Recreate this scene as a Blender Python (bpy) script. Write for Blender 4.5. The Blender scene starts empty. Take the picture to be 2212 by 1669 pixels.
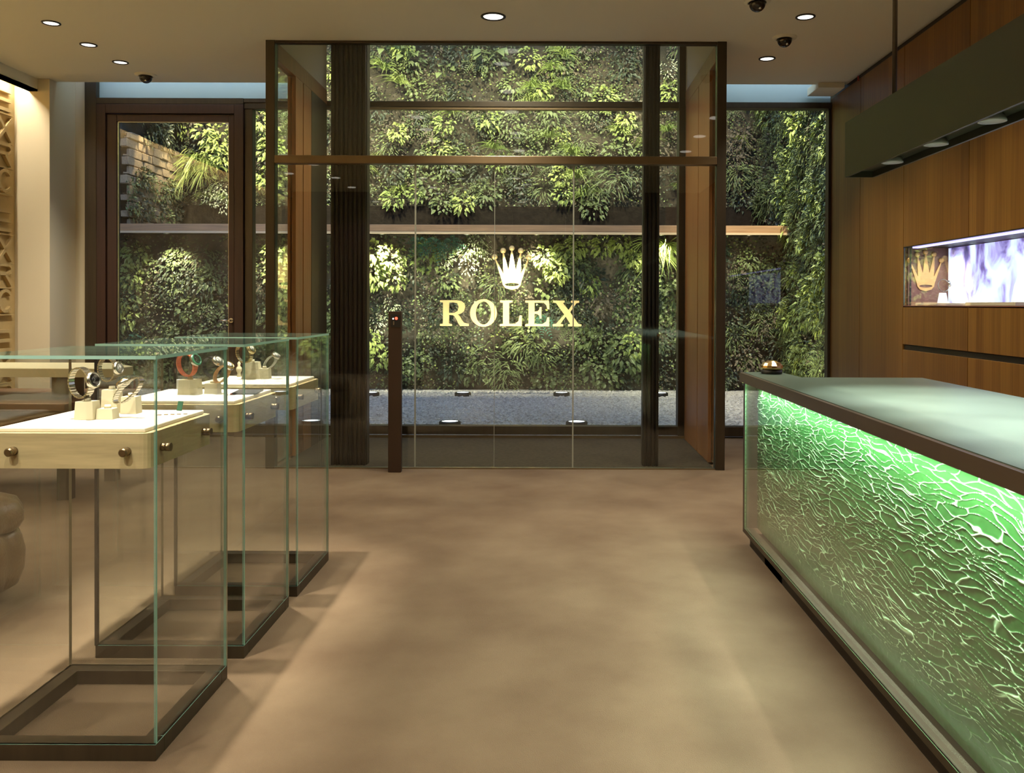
import bpy, bmesh, math, random
from mathutils import Vector, Matrix, Euler
random.seed(7)
C = bpy.context.scene.collection
S = bpy.context.scene
PI = math.pi
R = math.radians

# ------------------------------------------------------------------ camera
PITCH, ROLL = R(-0.5), R(0.2)
cp, sp = math.cos(PITCH), math.sin(PITCH)
fw = Vector((0, cp, sp)); up = Vector((0, -sp, cp)); rt = Vector((1, 0, 0))
c_, s_ = math.cos(ROLL), math.sin(ROLL)
rt2 = rt * c_ + up * s_; up2 = up * c_ - rt * s_
cam = bpy.data.cameras.new('camera'); co = bpy.data.objects.new('camera', cam); C.objects.link(co)
M = Matrix((rt2, up2, -fw)).transposed().to_4x4(); M.translation = (0, 0, 1.45)
co.matrix_world = M
cam.sensor_width = 36; cam.lens = 30.6; cam.shift_x = -0.0357; cam.shift_y = -0.0728
cam.clip_end = 200
S.camera = co

# ------------------------------------------------------------------ world, exposure
w = bpy.data.worlds.new('dusk_sky'); S.world = w; w.use_nodes = True
bg = w.node_tree.nodes['Background']
bg.inputs[0].default_value = (0.34, 0.48, 0.90, 1); bg.inputs[1].default_value = 2.1
S.view_settings.view_transform = 'Standard'; S.view_settings.look = 'None'
S.view_settings.gamma = 1; S.view_settings.use_curve_mapping = False
S.view_settings.exposure = 0.22
cy = S.cycles
cy.max_bounces = 10; cy.diffuse_bounces = 4; cy.glossy_bounces = 4; cy.transmission_bounces = 6
cy.transparent_max_bounces = 64; cy.caustics_reflective = False; cy.caustics_refractive = False
cy.sample_clamp_indirect = 4.0; cy.use_denoising = True

def spot(name, loc, target, power, size=70, blend=0.5, col=(1, .82, .58), soft=.03, parent=None):
    l = bpy.data.lights.new(name, 'SPOT'); l.energy = power; l.spot_size = R(size); l.spot_blend = blend
    l.color = col; l.shadow_soft_size = soft
    o = bpy.data.objects.new(name, l); C.objects.link(o)
    d = Vector(target) - Vector(loc)
    o.rotation_euler = d.to_track_quat('-Z', 'Y').to_euler()
    if parent:
        o.parent = parent; o.location = Vector(loc) - parent.location
    else:
        o.location = loc
    return o
def area(name, loc, rot, sx, sy, power, col, spread=180, parent=None):
    l = bpy.data.lights.new(name, 'AREA'); l.shape = 'RECTANGLE'; l.size = sx; l.size_y = sy
    l.energy = power; l.color = col; l.spread = R(spread)
    o = bpy.data.objects.new(name, l); C.objects.link(o); o.rotation_euler = rot
    if parent: o.parent = parent; o.location = Vector(loc) - parent.location
    else: o.location = loc
    return o

WARM = (1, .92, .76)
# strengths in one place
P_LEFT, P_MID, P_RIGHT, P_CASE, P_BACK_FILL = 105, 84, 110, 900, 150
P_PEND, P_LEDGE, P_GROUND, P_TOP = 145, 190, 240, 1350

# ------------------------------------------------------------------ materials
def nt(m): return m.node_tree.nodes, m.node_tree.links
def mat(name, col, rough=.5, metal=0, var=0, scale=8, bump=0, bscale=60, stretch=(1, 1, 1), spec=.5, detail=4, col2=None, coords='Object'):
    m = bpy.data.materials.new(name); m.use_nodes = True
    N, L = nt(m); b = N['Principled BSDF']
    b.inputs['Base Color'].default_value = (*col, 1); b.inputs['Roughness'].default_value = rough
    b.inputs['Metallic'].default_value = metal; b.inputs['Specular IOR Level'].default_value = spec
    if var or bump:
        tc = N.new('ShaderNodeTexCoord'); mp = N.new('ShaderNodeMapping'); mp.inputs['Scale'].default_value = stretch
        L.new(tc.outputs[coords], mp.inputs[0])
    if var:
        n = N.new('ShaderNodeTexNoise'); n.inputs['Scale'].default_value = scale; n.inputs['Detail'].default_value = detail
        L.new(mp.outputs[0], n.inputs['Vector'])
        r = N.new('ShaderNodeValToRGB'); r.color_ramp.elements[0].position = .3; r.color_ramp.elements[1].position = .7
        c2 = col2 or tuple(x * (1 - var) for x in col)
        r.color_ramp.elements[0].color = (*c2, 1); r.color_ramp.elements[1].color = (*col, 1)
        L.new(n.outputs['Fac'], r.inputs[0]); L.new(r.outputs[0], b.inputs['Base Color'])
    if bump:
        n2 = N.new('ShaderNodeTexNoise'); n2.inputs['Scale'].default_value = bscale; n2.inputs['Detail'].default_value = 3
        L.new(mp.outputs[0], n2.inputs['Vector'])
        bm_ = N.new('ShaderNodeBump'); bm_.inputs['Strength'].default_value = bump; bm_.inputs['Distance'].default_value = .01
        L.new(n2.outputs['Fac'], bm_.inputs['Height']); L.new(bm_.outputs[0], b.inputs['Normal'])
    return m
def emit(name, col, s):
    m = bpy.data.materials.new(name); m.use_nodes = True; N, L = nt(m)
    b = N['Principled BSDF']; b.inputs['Base Color'].default_value = (*col, 1)
    b.inputs['Emission Color'].default_value = (*col, 1); b.inputs['Emission Strength'].default_value = s
    return m
def glass(name, tint=(.982, .992, .984), f0=.045, k=1.0):
    m = bpy.data.materials.new(name); m.use_nodes = True; N, L = nt(m)
    for n in list(N):
        if n.type != 'OUTPUT_MATERIAL': N.remove(n)
    out = [n for n in N if n.type == 'OUTPUT_MATERIAL'][0]
    t = N.new('ShaderNodeBsdfTransparent'); t.inputs[0].default_value = (*tint, 1)
    g = N.new('ShaderNodeBsdfGlossy'); g.inputs['Roughness'].default_value = 0.0; g.inputs[0].default_value = (1, 1, 1, 1)
    lw = N.new('ShaderNodeLayerWeight'); lw.inputs[0].default_value = .5
    p = N.new('ShaderNodeMath'); p.operation = 'POWER'; p.inputs[1].default_value = 5; L.new(lw.outputs['Facing'], p.inputs[0])
    ma = N.new('ShaderNodeMath'); ma.operation = 'MULTIPLY_ADD'; ma.inputs[1].default_value = (1 - f0) * k; ma.inputs[2].default_value = f0
    L.new(p.outputs[0], ma.inputs[0])
    mx = N.new('ShaderNodeMixShader'); L.new(ma.outputs[0], mx.inputs[0]); L.new(t.outputs[0], mx.inputs[1]); L.new(g.outputs[0], mx.inputs[2])
    L.new(mx.outputs[0], out.inputs[0])
    return m

CARPET = mat('carpet', (.205, .147, .092), .95, var=.2, scale=1.9, bump=.5, bscale=300, detail=10, spec=.1, col2=(.135, .090, .055))
CEIL = mat('ceiling_paint', (.86, .84, .70), .9, spec=.2)
PLASTER = mat('cream_plaster', (.72, .63, .45), .85, spec=.2)
GREYPL = mat('grey_plaster', (.42, .37, .29), .85, spec=.2)
RELIEF = mat('relief_stone', (.62, .46, .22), .7, var=.2, scale=5, spec=.3)
BRONZE = mat('dark_bronze', (.06, .042, .023), .42, metal=.35, var=.25, scale=4, stretch=(6, 6, .4))
DARKBR = mat('blackened_bronze', (.026, .020, .012), .45, metal=.3, var=.25, scale=4, stretch=(6, 6, .4))
BRONZEL = mat('light_bronze', (.22, .15, .075), .38, metal=.4, var=.2, scale=4)
DARK = mat('near_black', (.012, .010, .008), .5)
MAHOG = mat('mahogany', (.042, .013, .006), .5, var=.35, scale=3, stretch=(14, 14, .6))
ORANGEW = mat('vestibule_teak', (.36, .14, .035), .42, var=.3, scale=3, stretch=(14, 14, .5))
TIMBER = mat('ledge_timber', (.55, .30, .13), .55, var=.35, scale=4, stretch=(.5, 8, 8))
GLASS = glass('clear_glass')
GLASSF = glass('facade_glass', (.95, .97, .955), .04)
GEDGE = mat('green_glass_edge', (.10, .22, .185), .06, spec=.9)
GEDGE3 = mat('lit_glass_edge', (.22, .46, .38), .1, spec=.9); NEUT = mat('dulled_glass_edge', (.20, .17, .10), .15, spec=.9)  # same glass edge twice: lit front tone, dulled rear tone painted in
GEDGE2 = mat('highlight_glass_edge', (.36, .60, .52), .1, spec=.9)  # top edge lightened so its highlight sits in the colour
OPAL = mat('opal_panel', (.42, .54, .55), .5, spec=.5)
MATF = mat('entrance_mat', (.085, .068, .042), .95, var=.3, scale=30, bump=.5, bscale=200, spec=.1)
OAK = mat('pale_oak', (.62, .48, .26), .5, var=.22, scale=5, stretch=(1.2, 1.2, 14), detail=6)
PAD = mat('cream_leather', (.82, .77, .66), .6, spec=.3)
STAND = mat('cream_suede', (.80, .72, .52), .8, spec=.2)
KNOB = mat('bronze_knob', (.28, .20, .11), .28, metal=.9)
STEEL = mat('steel', (.72, .68, .60), .22, metal=1)
GOLD = mat('gold', (.85, .58, .24), .24, metal=1)
SIGNG = mat('brushed_gold', (.95, .66, .26), .42, metal=.55)
GREEN = mat('dark_green_leather', (.09, .13, .10), .36, var=.2, scale=3, bump=.05, bscale=200, spec=.5)
RIM = mat('bronze_rim', (.12, .088, .062), .36, metal=.45)
BLACKL = mat('black_lamp', (.028, .028, .014), .4, spec=.5)
LEATHER = mat('tan_leather', (.20, .125, .062), .33, var=.25, scale=6, bump=.25, bscale=90)
DESKW = mat('desk_wood', (.20, .10, .05), .4, var=.3, scale=3, stretch=(1, 10, 10))
CREAMTOP = mat('cream_top', (.74, .66, .42), .5)
STONE = mat('sandstone', (.46, .34, .19), .9, var=.35, scale=6, bump=.6, bscale=14)
SOIL_SHADE = mat('soil_shade', (.028, .021, .014), .95, var=.4, scale=9, bump=.9, bscale=18, spec=.1)
MOSS = mat('moss_felt', (.095, .078, .052), .95, var=.45, scale=5, bump=1, bscale=24, spec=.1, col2=(.045, .042, .026))
GRAVEL = mat('gravel', (.62, .58, .50), .9, var=.6, scale=38, bump=1, bscale=45, spec=.2)
PEBBLE = mat('pebble', (.66, .61, .53), .85, var=.65, scale=22)
PURPLE = mat('niche_lining', (.24, .10, .07), .45, var=.2, scale=3, stretch=(8, 8, .5))
WHITE = mat('white_card', (.85, .83, .78), .6)
LENS = emit('lamp_lens', (1, .93, .80), 2.2)
LENSG = emit('ground_lens', (.95, .97, 1), 3)
PLENS = mat('lamp_reflector', (.4, .4, .37), .3)
REDLED = emit('red_led', (1, .06, .03), 4)
LED = emit('strip_led', (.72, 1, .82), 5)
COVE = emit('cove_led', (1, .78, .42), 5)
def woodpanel():
    m = bpy.data.materials.new('teak_veneer'); m.use_nodes = True; N, L = nt(m); b = N['Principled BSDF']
    tc = N.new('ShaderNodeTexCoord'); sx = N.new('ShaderNodeSeparateXYZ'); L.new(tc.outputs['Object'], sx.inputs[0])
    mu = N.new('ShaderNodeMath'); mu.operation = 'MULTIPLY'; mu.inputs[1].default_value = 8.5; L.new(sx.outputs['Y'], mu.inputs[0])
    fl = N.new('ShaderNodeMath'); fl.operation = 'FLOOR'; L.new(mu.outputs[0], fl.inputs[0])
    wn = N.new('ShaderNodeTexWhiteNoise'); wn.noise_dimensions = '1D'; L.new(fl.outputs[0], wn.inputs['W'])
    mp = N.new('ShaderNodeMapping'); mp.inputs['Scale'].default_value = (30, 30, .5); L.new(tc.outputs['Object'], mp.inputs[0])
    n = N.new('ShaderNodeTexNoise'); n.inputs['Scale'].default_value = 2.2; n.inputs['Detail'].default_value = 5; L.new(mp.outputs[0], n.inputs['Vector'])
    ad = N.new('ShaderNodeMath'); ad.operation = 'MULTIPLY_ADD'; ad.inputs[1].default_value = .35; L.new(wn.outputs[0], ad.inputs[0]); L.new(n.outputs['Fac'], ad.inputs[2])
    r = N.new('ShaderNodeValToRGB'); r.color_ramp.elements[0].position = .35; r.color_ramp.elements[1].position = .95
    r.color_ramp.elements[0].color = (.12, .045, .006, 1); r.color_ramp.elements[1].color = (.235, .112, .019, 1)
    L.new(ad.outputs[0], r.inputs[0]); L.new(r.outputs[0], b.inputs['Base Color']); b.inputs['Roughness'].default_value = .42
    return m
TEAK = woodpanel()

# ------------------------------------------------------------------ mesh helpers
class MB:
    def __init__(s): s.v = []; s.f = []; s.m = []; s.sm = []
    def add(s, vs, fs, mi=0, smooth=False):
        o = len(s.v); s.v += [tuple(v) for v in vs]
        for f in fs: s.f.append([i + o for i in f]); s.m.append(mi); s.sm.append(smooth)
        return s
    def box(s, a, b, mi=0):
        x0, y0, z0 = a; x1, y1, z1 = b
        vs = [(x0, y0, z0), (x1, y0, z0), (x1, y1, z0), (x0, y1, z0), (x0, y0, z1), (x1, y0, z1), (x1, y1, z1), (x0, y1, z1)]
        fs = [(0, 3, 2, 1), (4, 5, 6, 7), (0, 1, 5, 4), (1, 2, 6, 5), (2, 3, 7, 6), (3, 0, 4, 7)]
        return s.add(vs, fs, mi)
    def cbox(s, a, b, c=.004, mi=0):
        """box with chamfered edges"""
        bm = bmesh.new(); bmesh.ops.create_cube(bm, size=1)
        for v in bm.verts:
            v.co = Vector([a[i] + (v.co[i] + .5) * (b[i] - a[i]) for i in range(3)])
        bmesh.ops.bevel(bm, geom=bm.edges[:], offset=c, segments=2, affect='EDGES', profile=.5)
        bm.verts.index_update(); s.add([v.co[:] for v in bm.verts], [[v.index for v in f.verts] for f in bm.faces], mi); bm.free()
        return s
    def pane(s, a, b, mi_edge=1):
        """glass slab: two large faces glass (0), four thin faces edge (1)"""
        d = [b[i] - a[i] for i in range(3)]; ax = d.index(min(d))
        k = len(s.f); s.box(a, b)
        axis_of = [2, 2, 1, 0, 1, 0]
        for i in range(6): s.m[k + i] = 0 if axis_of[i] == ax else mi_edge
        return s
    def lathe(s, prof, c=(0, 0, 0), n=24, mi=0, axis='Z', smooth=True, rad=None, caps=True):
        vs = []; fs = []
        for (r, z) in prof:
            for k in range(n):
                a = 2 * PI * k / n; rr = r * (rad(a, z) if rad else 1)
                p = (rr * math.cos(a), rr * math.sin(a), z)
                if axis == 'X': p = (p[2], p[0], p[1])
                if axis == 'Y': p = (p[1], p[2], p[0])
                vs.append((p[0] + c[0], p[1] + c[1], p[2] + c[2]))
        for i in range(len(prof) - 1):
            for k in range(n):
                fs.append((i * n + k, i * n + (k + 1) % n, (i + 1) * n + (k + 1) % n, (i + 1) * n + k))
        s.add(vs, fs, mi, smooth)
        if caps:
            o = len(s.v) - len(vs)
            if prof[0][0] > 1e-5: s.f.append([o + k for k in reversed(range(n))]); s.m.append(mi); s.sm.append(False)
            if prof[-1][0] > 1e-5: s.f.append([o + (len(prof) - 1) * n + k for k in range(n)]); s.m.append(mi); s.sm.append(False)
        return s
    def cyl(s, c, r, h, n=20, mi=0, axis='Z'): return s.lathe([(r, 0), (r, h)], c, n, mi, axis)
    def prism(s, pts, z0, z1, mi=0):
        n = len(pts)
        vs = [(x, y, z0) for x, y in pts] + [(x, y, z1) for x, y in pts]
        fs = [list(reversed(range(n))), list(range(n, 2 * n))] + [[i, (i + 1) % n, n + (i + 1) % n, n + i] for i in range(n)]
        return s.add(vs, fs, mi)
    def mesh(s, name, mats):
        me = bpy.data.meshes.new(name); me.from_pydata(s.v, [], s.f)
        for m in (mats if isinstance(mats, (list, tuple)) else [mats]): me.materials.append(m)
        me.polygons.foreach_set('material_index', s.m); me.polygons.foreach_set('use_smooth', s.sm)
        me.update(); return me
    def build(s, name, mats, parent=None, loc=None):
        """vertices are in world space unless loc is given; a child is stored relative to its parent's origin"""
        off = Vector((0, 0, 0))
        if loc is None and parent is not None: off = world(parent)
        if loc is None and parent is None:
            xs = [v[0] for v in s.v]; ys = [v[1] for v in s.v]; zs = [v[2] for v in s.v]
            off = Vector(((min(xs) + max(xs)) / 2, (min(ys) + max(ys)) / 2, min(zs)))
        if off.length: s.v = [(v[0] - off.x, v[1] - off.y, v[2] - off.z) for v in s.v]
        o = bpy.data.objects.new(name, s.mesh(name, mats)); C.objects.link(o)
        if parent is not None: o.parent = parent
        else: o.location = off
        if loc is not None: o.location = loc
        return o
def world(o):
    p = Vector((0, 0, 0))
    while o is not None: p = p + o.location; o = o.parent
    return p
def inst(name, me, parent, loc, rot=(0, 0, 0), sc=1):
    o = bpy.data.objects.new(name, me); C.objects.link(o); o.parent = parent
    o.location = Vector(loc) - (world(parent) if parent else Vector((0, 0, 0))); o.rotation_euler = rot
    o.scale = (sc, sc, sc) if not isinstance(sc, tuple) else sc
    return o
def thing(name, label, cat, loc=(0, 0, 0), rot=(0, 0, 0), group=None):
    o = bpy.data.objects.new(name, None); C.objects.link(o); o.location = loc; o.rotation_euler = rot
    o.empty_display_size = .05
    return tag(o, label, cat, group)
def tag(o, label, cat, group=None):
    o['label'] = label; o['category'] = cat
    if group: o['group'] = group
    return o
def struct(o): o['kind'] = 'structure'; return o
def sempty(name, loc=(0, 0, 0)):
    o = bpy.data.objects.new(name, None); C.objects.link(o); o.location = loc; o.empty_display_size = .05
    return struct(o)
def copy_tree(o, parent=None):
    c = o.copy(); C.objects.link(c); c.parent = parent
    for ch in list(o.children): copy_tree(ch, c)
    return c
def flat(pts_list, depth, name):
    """extruded flat outline with holes, standing in XZ, front towards -Y"""
    cu = bpy.data.curves.new(name, 'CURVE'); cu.dimensions = '2D'; cu.fill_mode = 'BOTH'; cu.extrude = depth / 2
    for pts in pts_list:
        sp_ = cu.splines.new('POLY'); sp_.points.add(len(pts) - 1)
        for i, (x, y) in enumerate(pts): sp_.points[i].co = (x, y, 0, 1)
        sp_.use_cyclic_u = True
    o = bpy.data.objects.new(name, cu); C.objects.link(o)
    me = bpy.data.meshes.new_from_object(o.evaluated_get(bpy.context.evaluated_depsgraph_get()))
    bpy.data.objects.remove(o); bpy.data.curves.remove(cu)
    me.transform(Matrix.Rotation(PI / 2, 4, 'X')); me.name = name
    return me
def ellipse(cx, cy_, rx, ry, n=40): return [(cx + rx * math.cos(2 * PI * i / n), cy_ + ry * math.sin(2 * PI * i / n)) for i in range(n)]

# ================================================================== THE ROOM
floor = struct(MB().box((-5.6, -2.6, -.1), (3.5, 7.66, 0)).box((-5.6, 7.66, -.1), (-2.48, 9.6, 0)).box((1.55, 7.66, -.1), (3.5, 9.6, 0)).box((-2.48, 7.66, -.1), (1.55, 9.6, -.02)).build('floor', CARPET))
ceil = MB()
ceil.box((-5.6, -2.6, 3.75), (3.5, 7.66, 3.95)).box((-5.6, 7.66, 3.75), (-2.48, 9.1, 3.95)).box((1.55, 7.66, 3.75), (3.5, 9.1, 3.95))
ceil.box((-5.6, 9.1, 4.1), (-2.48, 9.7, 4.2)).box((1.55, 9.1, 4.1), (3.5, 9.7, 4.2))
ceil.box((-2.52, 7.6, 4.5), (1.59, 9.7, 4.6)).box((-2.52, 7.6, 3.95), (1.59, 7.66, 4.5)).box((-2.56, 7.6, 3.95), (-2.48, 9.7, 4.5)).box((1.55, 7.6, 3.95), (1.63, 9.7, 4.5))
ceiling = struct(ceil.build('ceiling', CEIL))
struct(MB().box((-5.6, -2.7, 0), (3.5, -2.6, 3.75)).build('wall_back', MAHOG))

# left wall with relief panel, pier
wl = struct(MB().box((-5.62, -2.6, 0), (-5.5, 8.97, 3.75)).build('wall_left', RELIEF))
def letter_mesh(kind):
    b = MB(); t = .035; wd = .24
    def bar(y0, z0, y1, z1, th=.035):
        d = Vector((y1 - y0, z1 - z0)); n = Vector((-d.y, d.x)).normalized() * th / 2
        p = [(y0 + n.x, z0 + n.y), (y1 + n.x, z1 + n.y), (y1 - n.x, z1 - n.y), (y0 - n.x, z0 - n.y)]
        vs = [(0, y, z) for y, z in p] + [(t, y + (.25 * (sum(q[0] for q in p) / 4 - y)) * .2, z + (.25 * (sum(q[1] for q in p) / 4 - z)) * .2) for y, z in p]
        b.add(vs, [(0, 1, 2, 3), (7, 6, 5, 4), (0, 4, 5, 1), (1, 5, 6, 2), (2, 6, 7, 3), (3, 7, 4, 0)])
    def arc(cy_, cz, ry, rz, a0, a1, n=14, th=.035):
        P = [(cy_ + ry * math.cos(a0 + (a1 - a0) * i / n), cz + rz * math.sin(a0 + (a1 - a0) * i / n)) for i in range(n + 1)]
        for i in range(n): bar(*P[i], *P[i + 1], th)
    if kind == 'E':
        for z in (.03, .125, .22): bar(-.12, z, .10, z)
        bar(-.12, .012, -.12, .238)
    if kind == 'X': bar(-.11, .01, .11, .24); bar(-.11, .24, .11, .01)
    if kind == 'D':
        bar(-.11, .22, .04, .22); bar(-.11, .13, .04, .13); bar(-.11, .01, -.11, .24); arc(.04, .175, .06, .045, -PI / 2, PI / 2); bar(0, .12, .10, .01)
    if kind == 'C': arc(0, .125, .10, .105, PI * .2, PI * 1.8, 18)
    if kind == 'L': bar(-.14, 0, .14, 0, .012)
    return b.mesh('relief_letter', RELIEF)
LM = {k: letter_mesh(k) for k in 'EXDCL'}
for col_y in (8.77, 8.45, 8.13):
    z = 3.66
    for rep in range(3):
        for k, dz in (('E', .30), ('X', .29), ('D', .25), ('C', .27)):
            z -= dz
            inst('relief_letter', LM[k], wl, (-5.5, col_y, z))
            inst('relief_line', LM['L'], wl, (-5.5, col_y, z - .015))
        z -= .10
struct(MB().box((-5.62, 8.97, 0), (-5.14, 9.62, 3.748)).box((-5.62, 9.1, 3.748), (-5.14, 9.62, 4.1)).box((-5.14, 9.46, 0), (-5.02, 9.62, 4.1)).build('wall_left_pier', [PLASTER]))
b = MB().box((-5.35, -2.6, 3.62), (-5.30, 8.968, 3.75)).box((-5.35, -2.6, 3.62), (-5.262, 8.968, 3.64))
b.box((-5.302, -2.6, 3.62), (-5.262, 8.968, 3.75))
trim = struct(b.build('trim_1', CEIL))
MB().box((-5.45, -2.5, 3.735), (-5.38, 8.9, 3.748)).build('cove_strip', COVE, trim)
area('cove_lamp', (-5.41, 4.6, 3.70), (0, 0, 0), .06, 8.6, 85, WARM, parent=trim)

# wood wall on the other side
wr = sempty('wall_right', (3.06, 4, 0))
MB().box((3.46, -2.6, 0), (3.56, 9.6, 3.95)).build('backing', TEAK, wr)
def wp(y0, y1, z0, z1): 
    g = .0035
    return MB().cbox((3.06, y0 + g, z0 + g), (3.10, y1 - g, z1 - g), .002).build('wood_panel', TEAK, wr)
for y0, y1 in ((8.57, 9.62), (7.52, 8.57)): wp(y0, y1, .02, 3.69)
yy = 7.52
while yy > -2.4:
    y0 = yy - 1.17
    wp(y0, yy, .02, 1.074); wp(y0, yy, 1.114, 1.449)
    if yy > 3.0: wp(y0, yy, 1.950, 3.69)
    else: wp(y0, yy, 1.449, 1.95); wp(y0, yy, 1.95, 3.69)
    yy = y0
MB().box((3.075, -2.6, 0), (3.46, 7.52, 1.11)).box((3.085, -2.6, 1.1), (3.46, 7.52, 1.44)).box((3.085, -2.6, 1.96), (3.46, 7.52, 3.69)).box((3.085, 7.56, 0), (3.46, 9.6, 3.69)).build('carcass', DARK, wr)
MB().box((3.10, -2.6, 3.69), (3.46, 9.62, 3.75)).build('shadow_gap', DARK, wr)
MB().cyl((3.045, 8.60, 3.66), .008, .05, 10).build('door_pin', mat('red_plastic', (.3, .03, .03), .4), wr)
# niche
MB().box((3.10, 7.516, 1.449), (3.46, 7.56, 1.95)).build('niche_side', PURPLE, wr)
MB().box((3.06, 4.1, 1.436), (3.46, 7.52, 1.450)).build('niche_sill', PURPLE, wr)
MB().box((3.06, 4.1, 1.948), (3.46, 7.52, 1.955)).build('niche_top', DARK, wr)
MB().box((3.09, 4.1, 1.936), (3.14, 7.40, 1.948)).build('light_bar', emit('violet_led', (.45, .42, 1), 2.2), wr)
MB().pane((3.066, 4.1, 1.451), (3.072, 7.515, 1.947)).build('niche_glass', [GLASS, GEDGE], wr)
MB().box((3.10, 7.47, 1.45), (3.112, 7.482, 1.947)).build('niche_mullion', DARK, wr)
def backlit():
    m = bpy.data.materials.new('backlit_print'); m.use_nodes = True; N, L = nt(m); b = N['Principled BSDF']
    tc = N.new('ShaderNodeTexCoord'); mp = N.new('ShaderNodeMapping'); mp.inputs['Scale'].default_value = (1, 1.6, 1.2); mp.inputs['Rotation'].default_value = (.5, 0, 0)
    L.new(tc.outputs['Object'], mp.inputs[0])
    n = N.new('ShaderNodeTexNoise'); n.inputs['Scale'].default_value = 2.1; n.inputs['Detail'].default_value = 4; n.inputs['Distortion'].default_value = .9
    L.new(mp.outputs[0], n.inputs['Vector'])
    r = N.new('ShaderNodeValToRGB'); e = r.color_ramp.elements
    e[0].position = .30; e[0].color = (.03, .03, .09, 1); e[1].position = .62; e[1].color = (.85, .95, 1, 1)
    for p_, c2 in ((.40, (.16, .13, .38)), (.46, (.40, .38, .75)), (.52, (.6, .75, 1))):
        x = e.new(p_); x.color = (*c2, 1)
    L.new(n.outputs['Fac'], r.inputs[0]); L.new(r.outputs[0], b.inputs['Emission Color']); L.new(r.outputs[0], b.inputs['Base Color'])
    b.inputs['Emission Strength'].default_value = 1.3
    return m
tag(MB().box((3.42, 4.15, 1.455), (3.45, 7.45, 1.94)).build('backlit_picture', backlit()), 'backlit picture of pale white and violet shapes inside the wood wall niche', 'picture')

# ================================================================== FACADE
FY = 9.5
def bars(lst):
    b = MB()
    for a, c in lst: b.cbox(a, c, .003)
    return b
w1 = sempty('window_1', (-2.8, FY, 0))
for nm, a, c in (('mullion', (-3.305, 9.45, 0), (-3.215, 9.56, 3.555)), ('transom', (-3.305, 9.44, 3.555), (-2.48, 9.57, 3.62)), ('bottom_rail', (-3.215, 9.45, .02), (-2.48, 9.56, .127))):
    MB().cbox(a, c, .004).build(nm, BRONZE, w1)
MB().pane((-3.215, 9.50, .127), (-2.46, 9.512, 3.555)).build('pane', [GLASSF, GEDGE], w1)
w2 = sempty('window_2', (-.45, FY, 0))
for nm, a, c in (('transom', (-2.44, 9.44, 3.585), (1.49, 9.57, 3.645)), ('bottom_rail', (-2.44, 9.43, .035), (1.49, 9.56, .127)), ('post', (1.405, 9.42, -.02), (1.50, 9.58, 4.5)), ('post', (-2.36, 9.42, -.02), (-2.28, 9.58, 4.5))):
    MB().cbox(a, c, .004).build(nm, BRONZE, w2)
MB().box((-2.44, 9.436, 3.555), (1.49, 9.50, 3.575)).build('transom_bead', BRONZEL, w2)
MB().box((-2.44, 9.40, .0), (1.49, 9.44, .03)).build('threshold', BRONZEL, w2)
MB().pane((-2.44, 9.50, .127), (1.49, 9.512, 3.585)).build('pane', [GLASSF, GEDGE], w2)
MB().pane((-2.44, 9.50, 3.645), (1.49, 9.512, 4.5)).build('pane', [GLASSF, GEDGE], w2)
w3 = sempty('window_3', (2.3, FY, 0))
for nm, a, c in (('transom', (1.55, 9.44, 3.58), (3.06, 9.57, 3.645)), ('bottom_rail', (1.55, 9.45, .02), (3.06, 9.56, .127)), ('jamb', (3.03, 9.45, 0), (3.06, 9.56, 3.58))):
    MB().cbox(a, c, .004).build(nm, BRONZE, w3)
MB().pane((1.55, 9.50, .127), (3.05, 9.512, 3.58)).build('pane', [GLASSF, GEDGE], w3)
struct(MB().box((-4.9, 9.49, 3.665), (-2.48, 9.52, 4.12)).build('trim_2', OPAL))
struct(MB().box((1.55, 9.49, 3.645), (3.06, 9.52, 4.12)).build('trim_3', OPAL))
struct(MB().cbox((-5.02, 9.42, 0), (-4.895, 9.58, 4.1), .004).build('trim_4', BRONZE))
struct(MB().cbox((-4.895, 9.42, 3.60), (-3.305, 9.58, 3.665), .004).cbox((-3.305, 9.43, 3.62), (-2.48, 9.575, 3.665), .004).build('trim_5', BRONZE))
struct(MB().cbox((2.78, 9.02, 3.70), (3.055, 9.4, 3.78), .004).build('trim_6', CEIL))

# wooden door
d1 = sempty('door_1', (-4.1, FY, 0))
MB().cbox((-4.895, 9.42, 0), (-4.795, 9.56, 3.598)).cbox((-3.405, 9.42, 0), (-3.305, 9.56, 3.598)).cbox((-4.795, 9.42, 3.498), (-3.405, 9.56, 3.598)).build('frame', MAHOG, d1)
lf = MB().cbox((-4.788, 9.44, .01), (-4.684, 9.52, 3.49)).cbox((-3.471, 9.44, .01), (-3.412, 9.52, 3.49)).cbox((-4.684, 9.44, 3.414), (-3.471, 9.52, 3.49)).cbox((-4.684, 9.44, .01), (-3.471, 9.52, .12)).build('leaf', MAHOG, d1)
MB().pane((-4.684, 9.475, .12), (-3.471, 9.487, 3.414)).build('pane', [GLASSF, GEDGE], d1)
b = MB()
for a, c in (((-4.684, 9.455, .12), (-4.676, 9.475, 3.414)), ((-3.479, 9.455, .12), (-3.471, 9.475, 3.414)), ((-4.684, 9.455, 3.406), (-3.471, 9.475, 3.414))): b.box(a, c)
b.build('glazing_bead', STEEL, d1)
MB().cyl((-3.44, 9.36, 1.263), .011, .08, 12, axis='Y').cyl((-3.55, 9.37, 1.263), .010, .12, 12, axis='X').lathe([(.026, 0), (.026, .012)], (-3.44, 9.428, 1.263), 16, axis='Y').build('handle', STEEL, d1)

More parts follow.
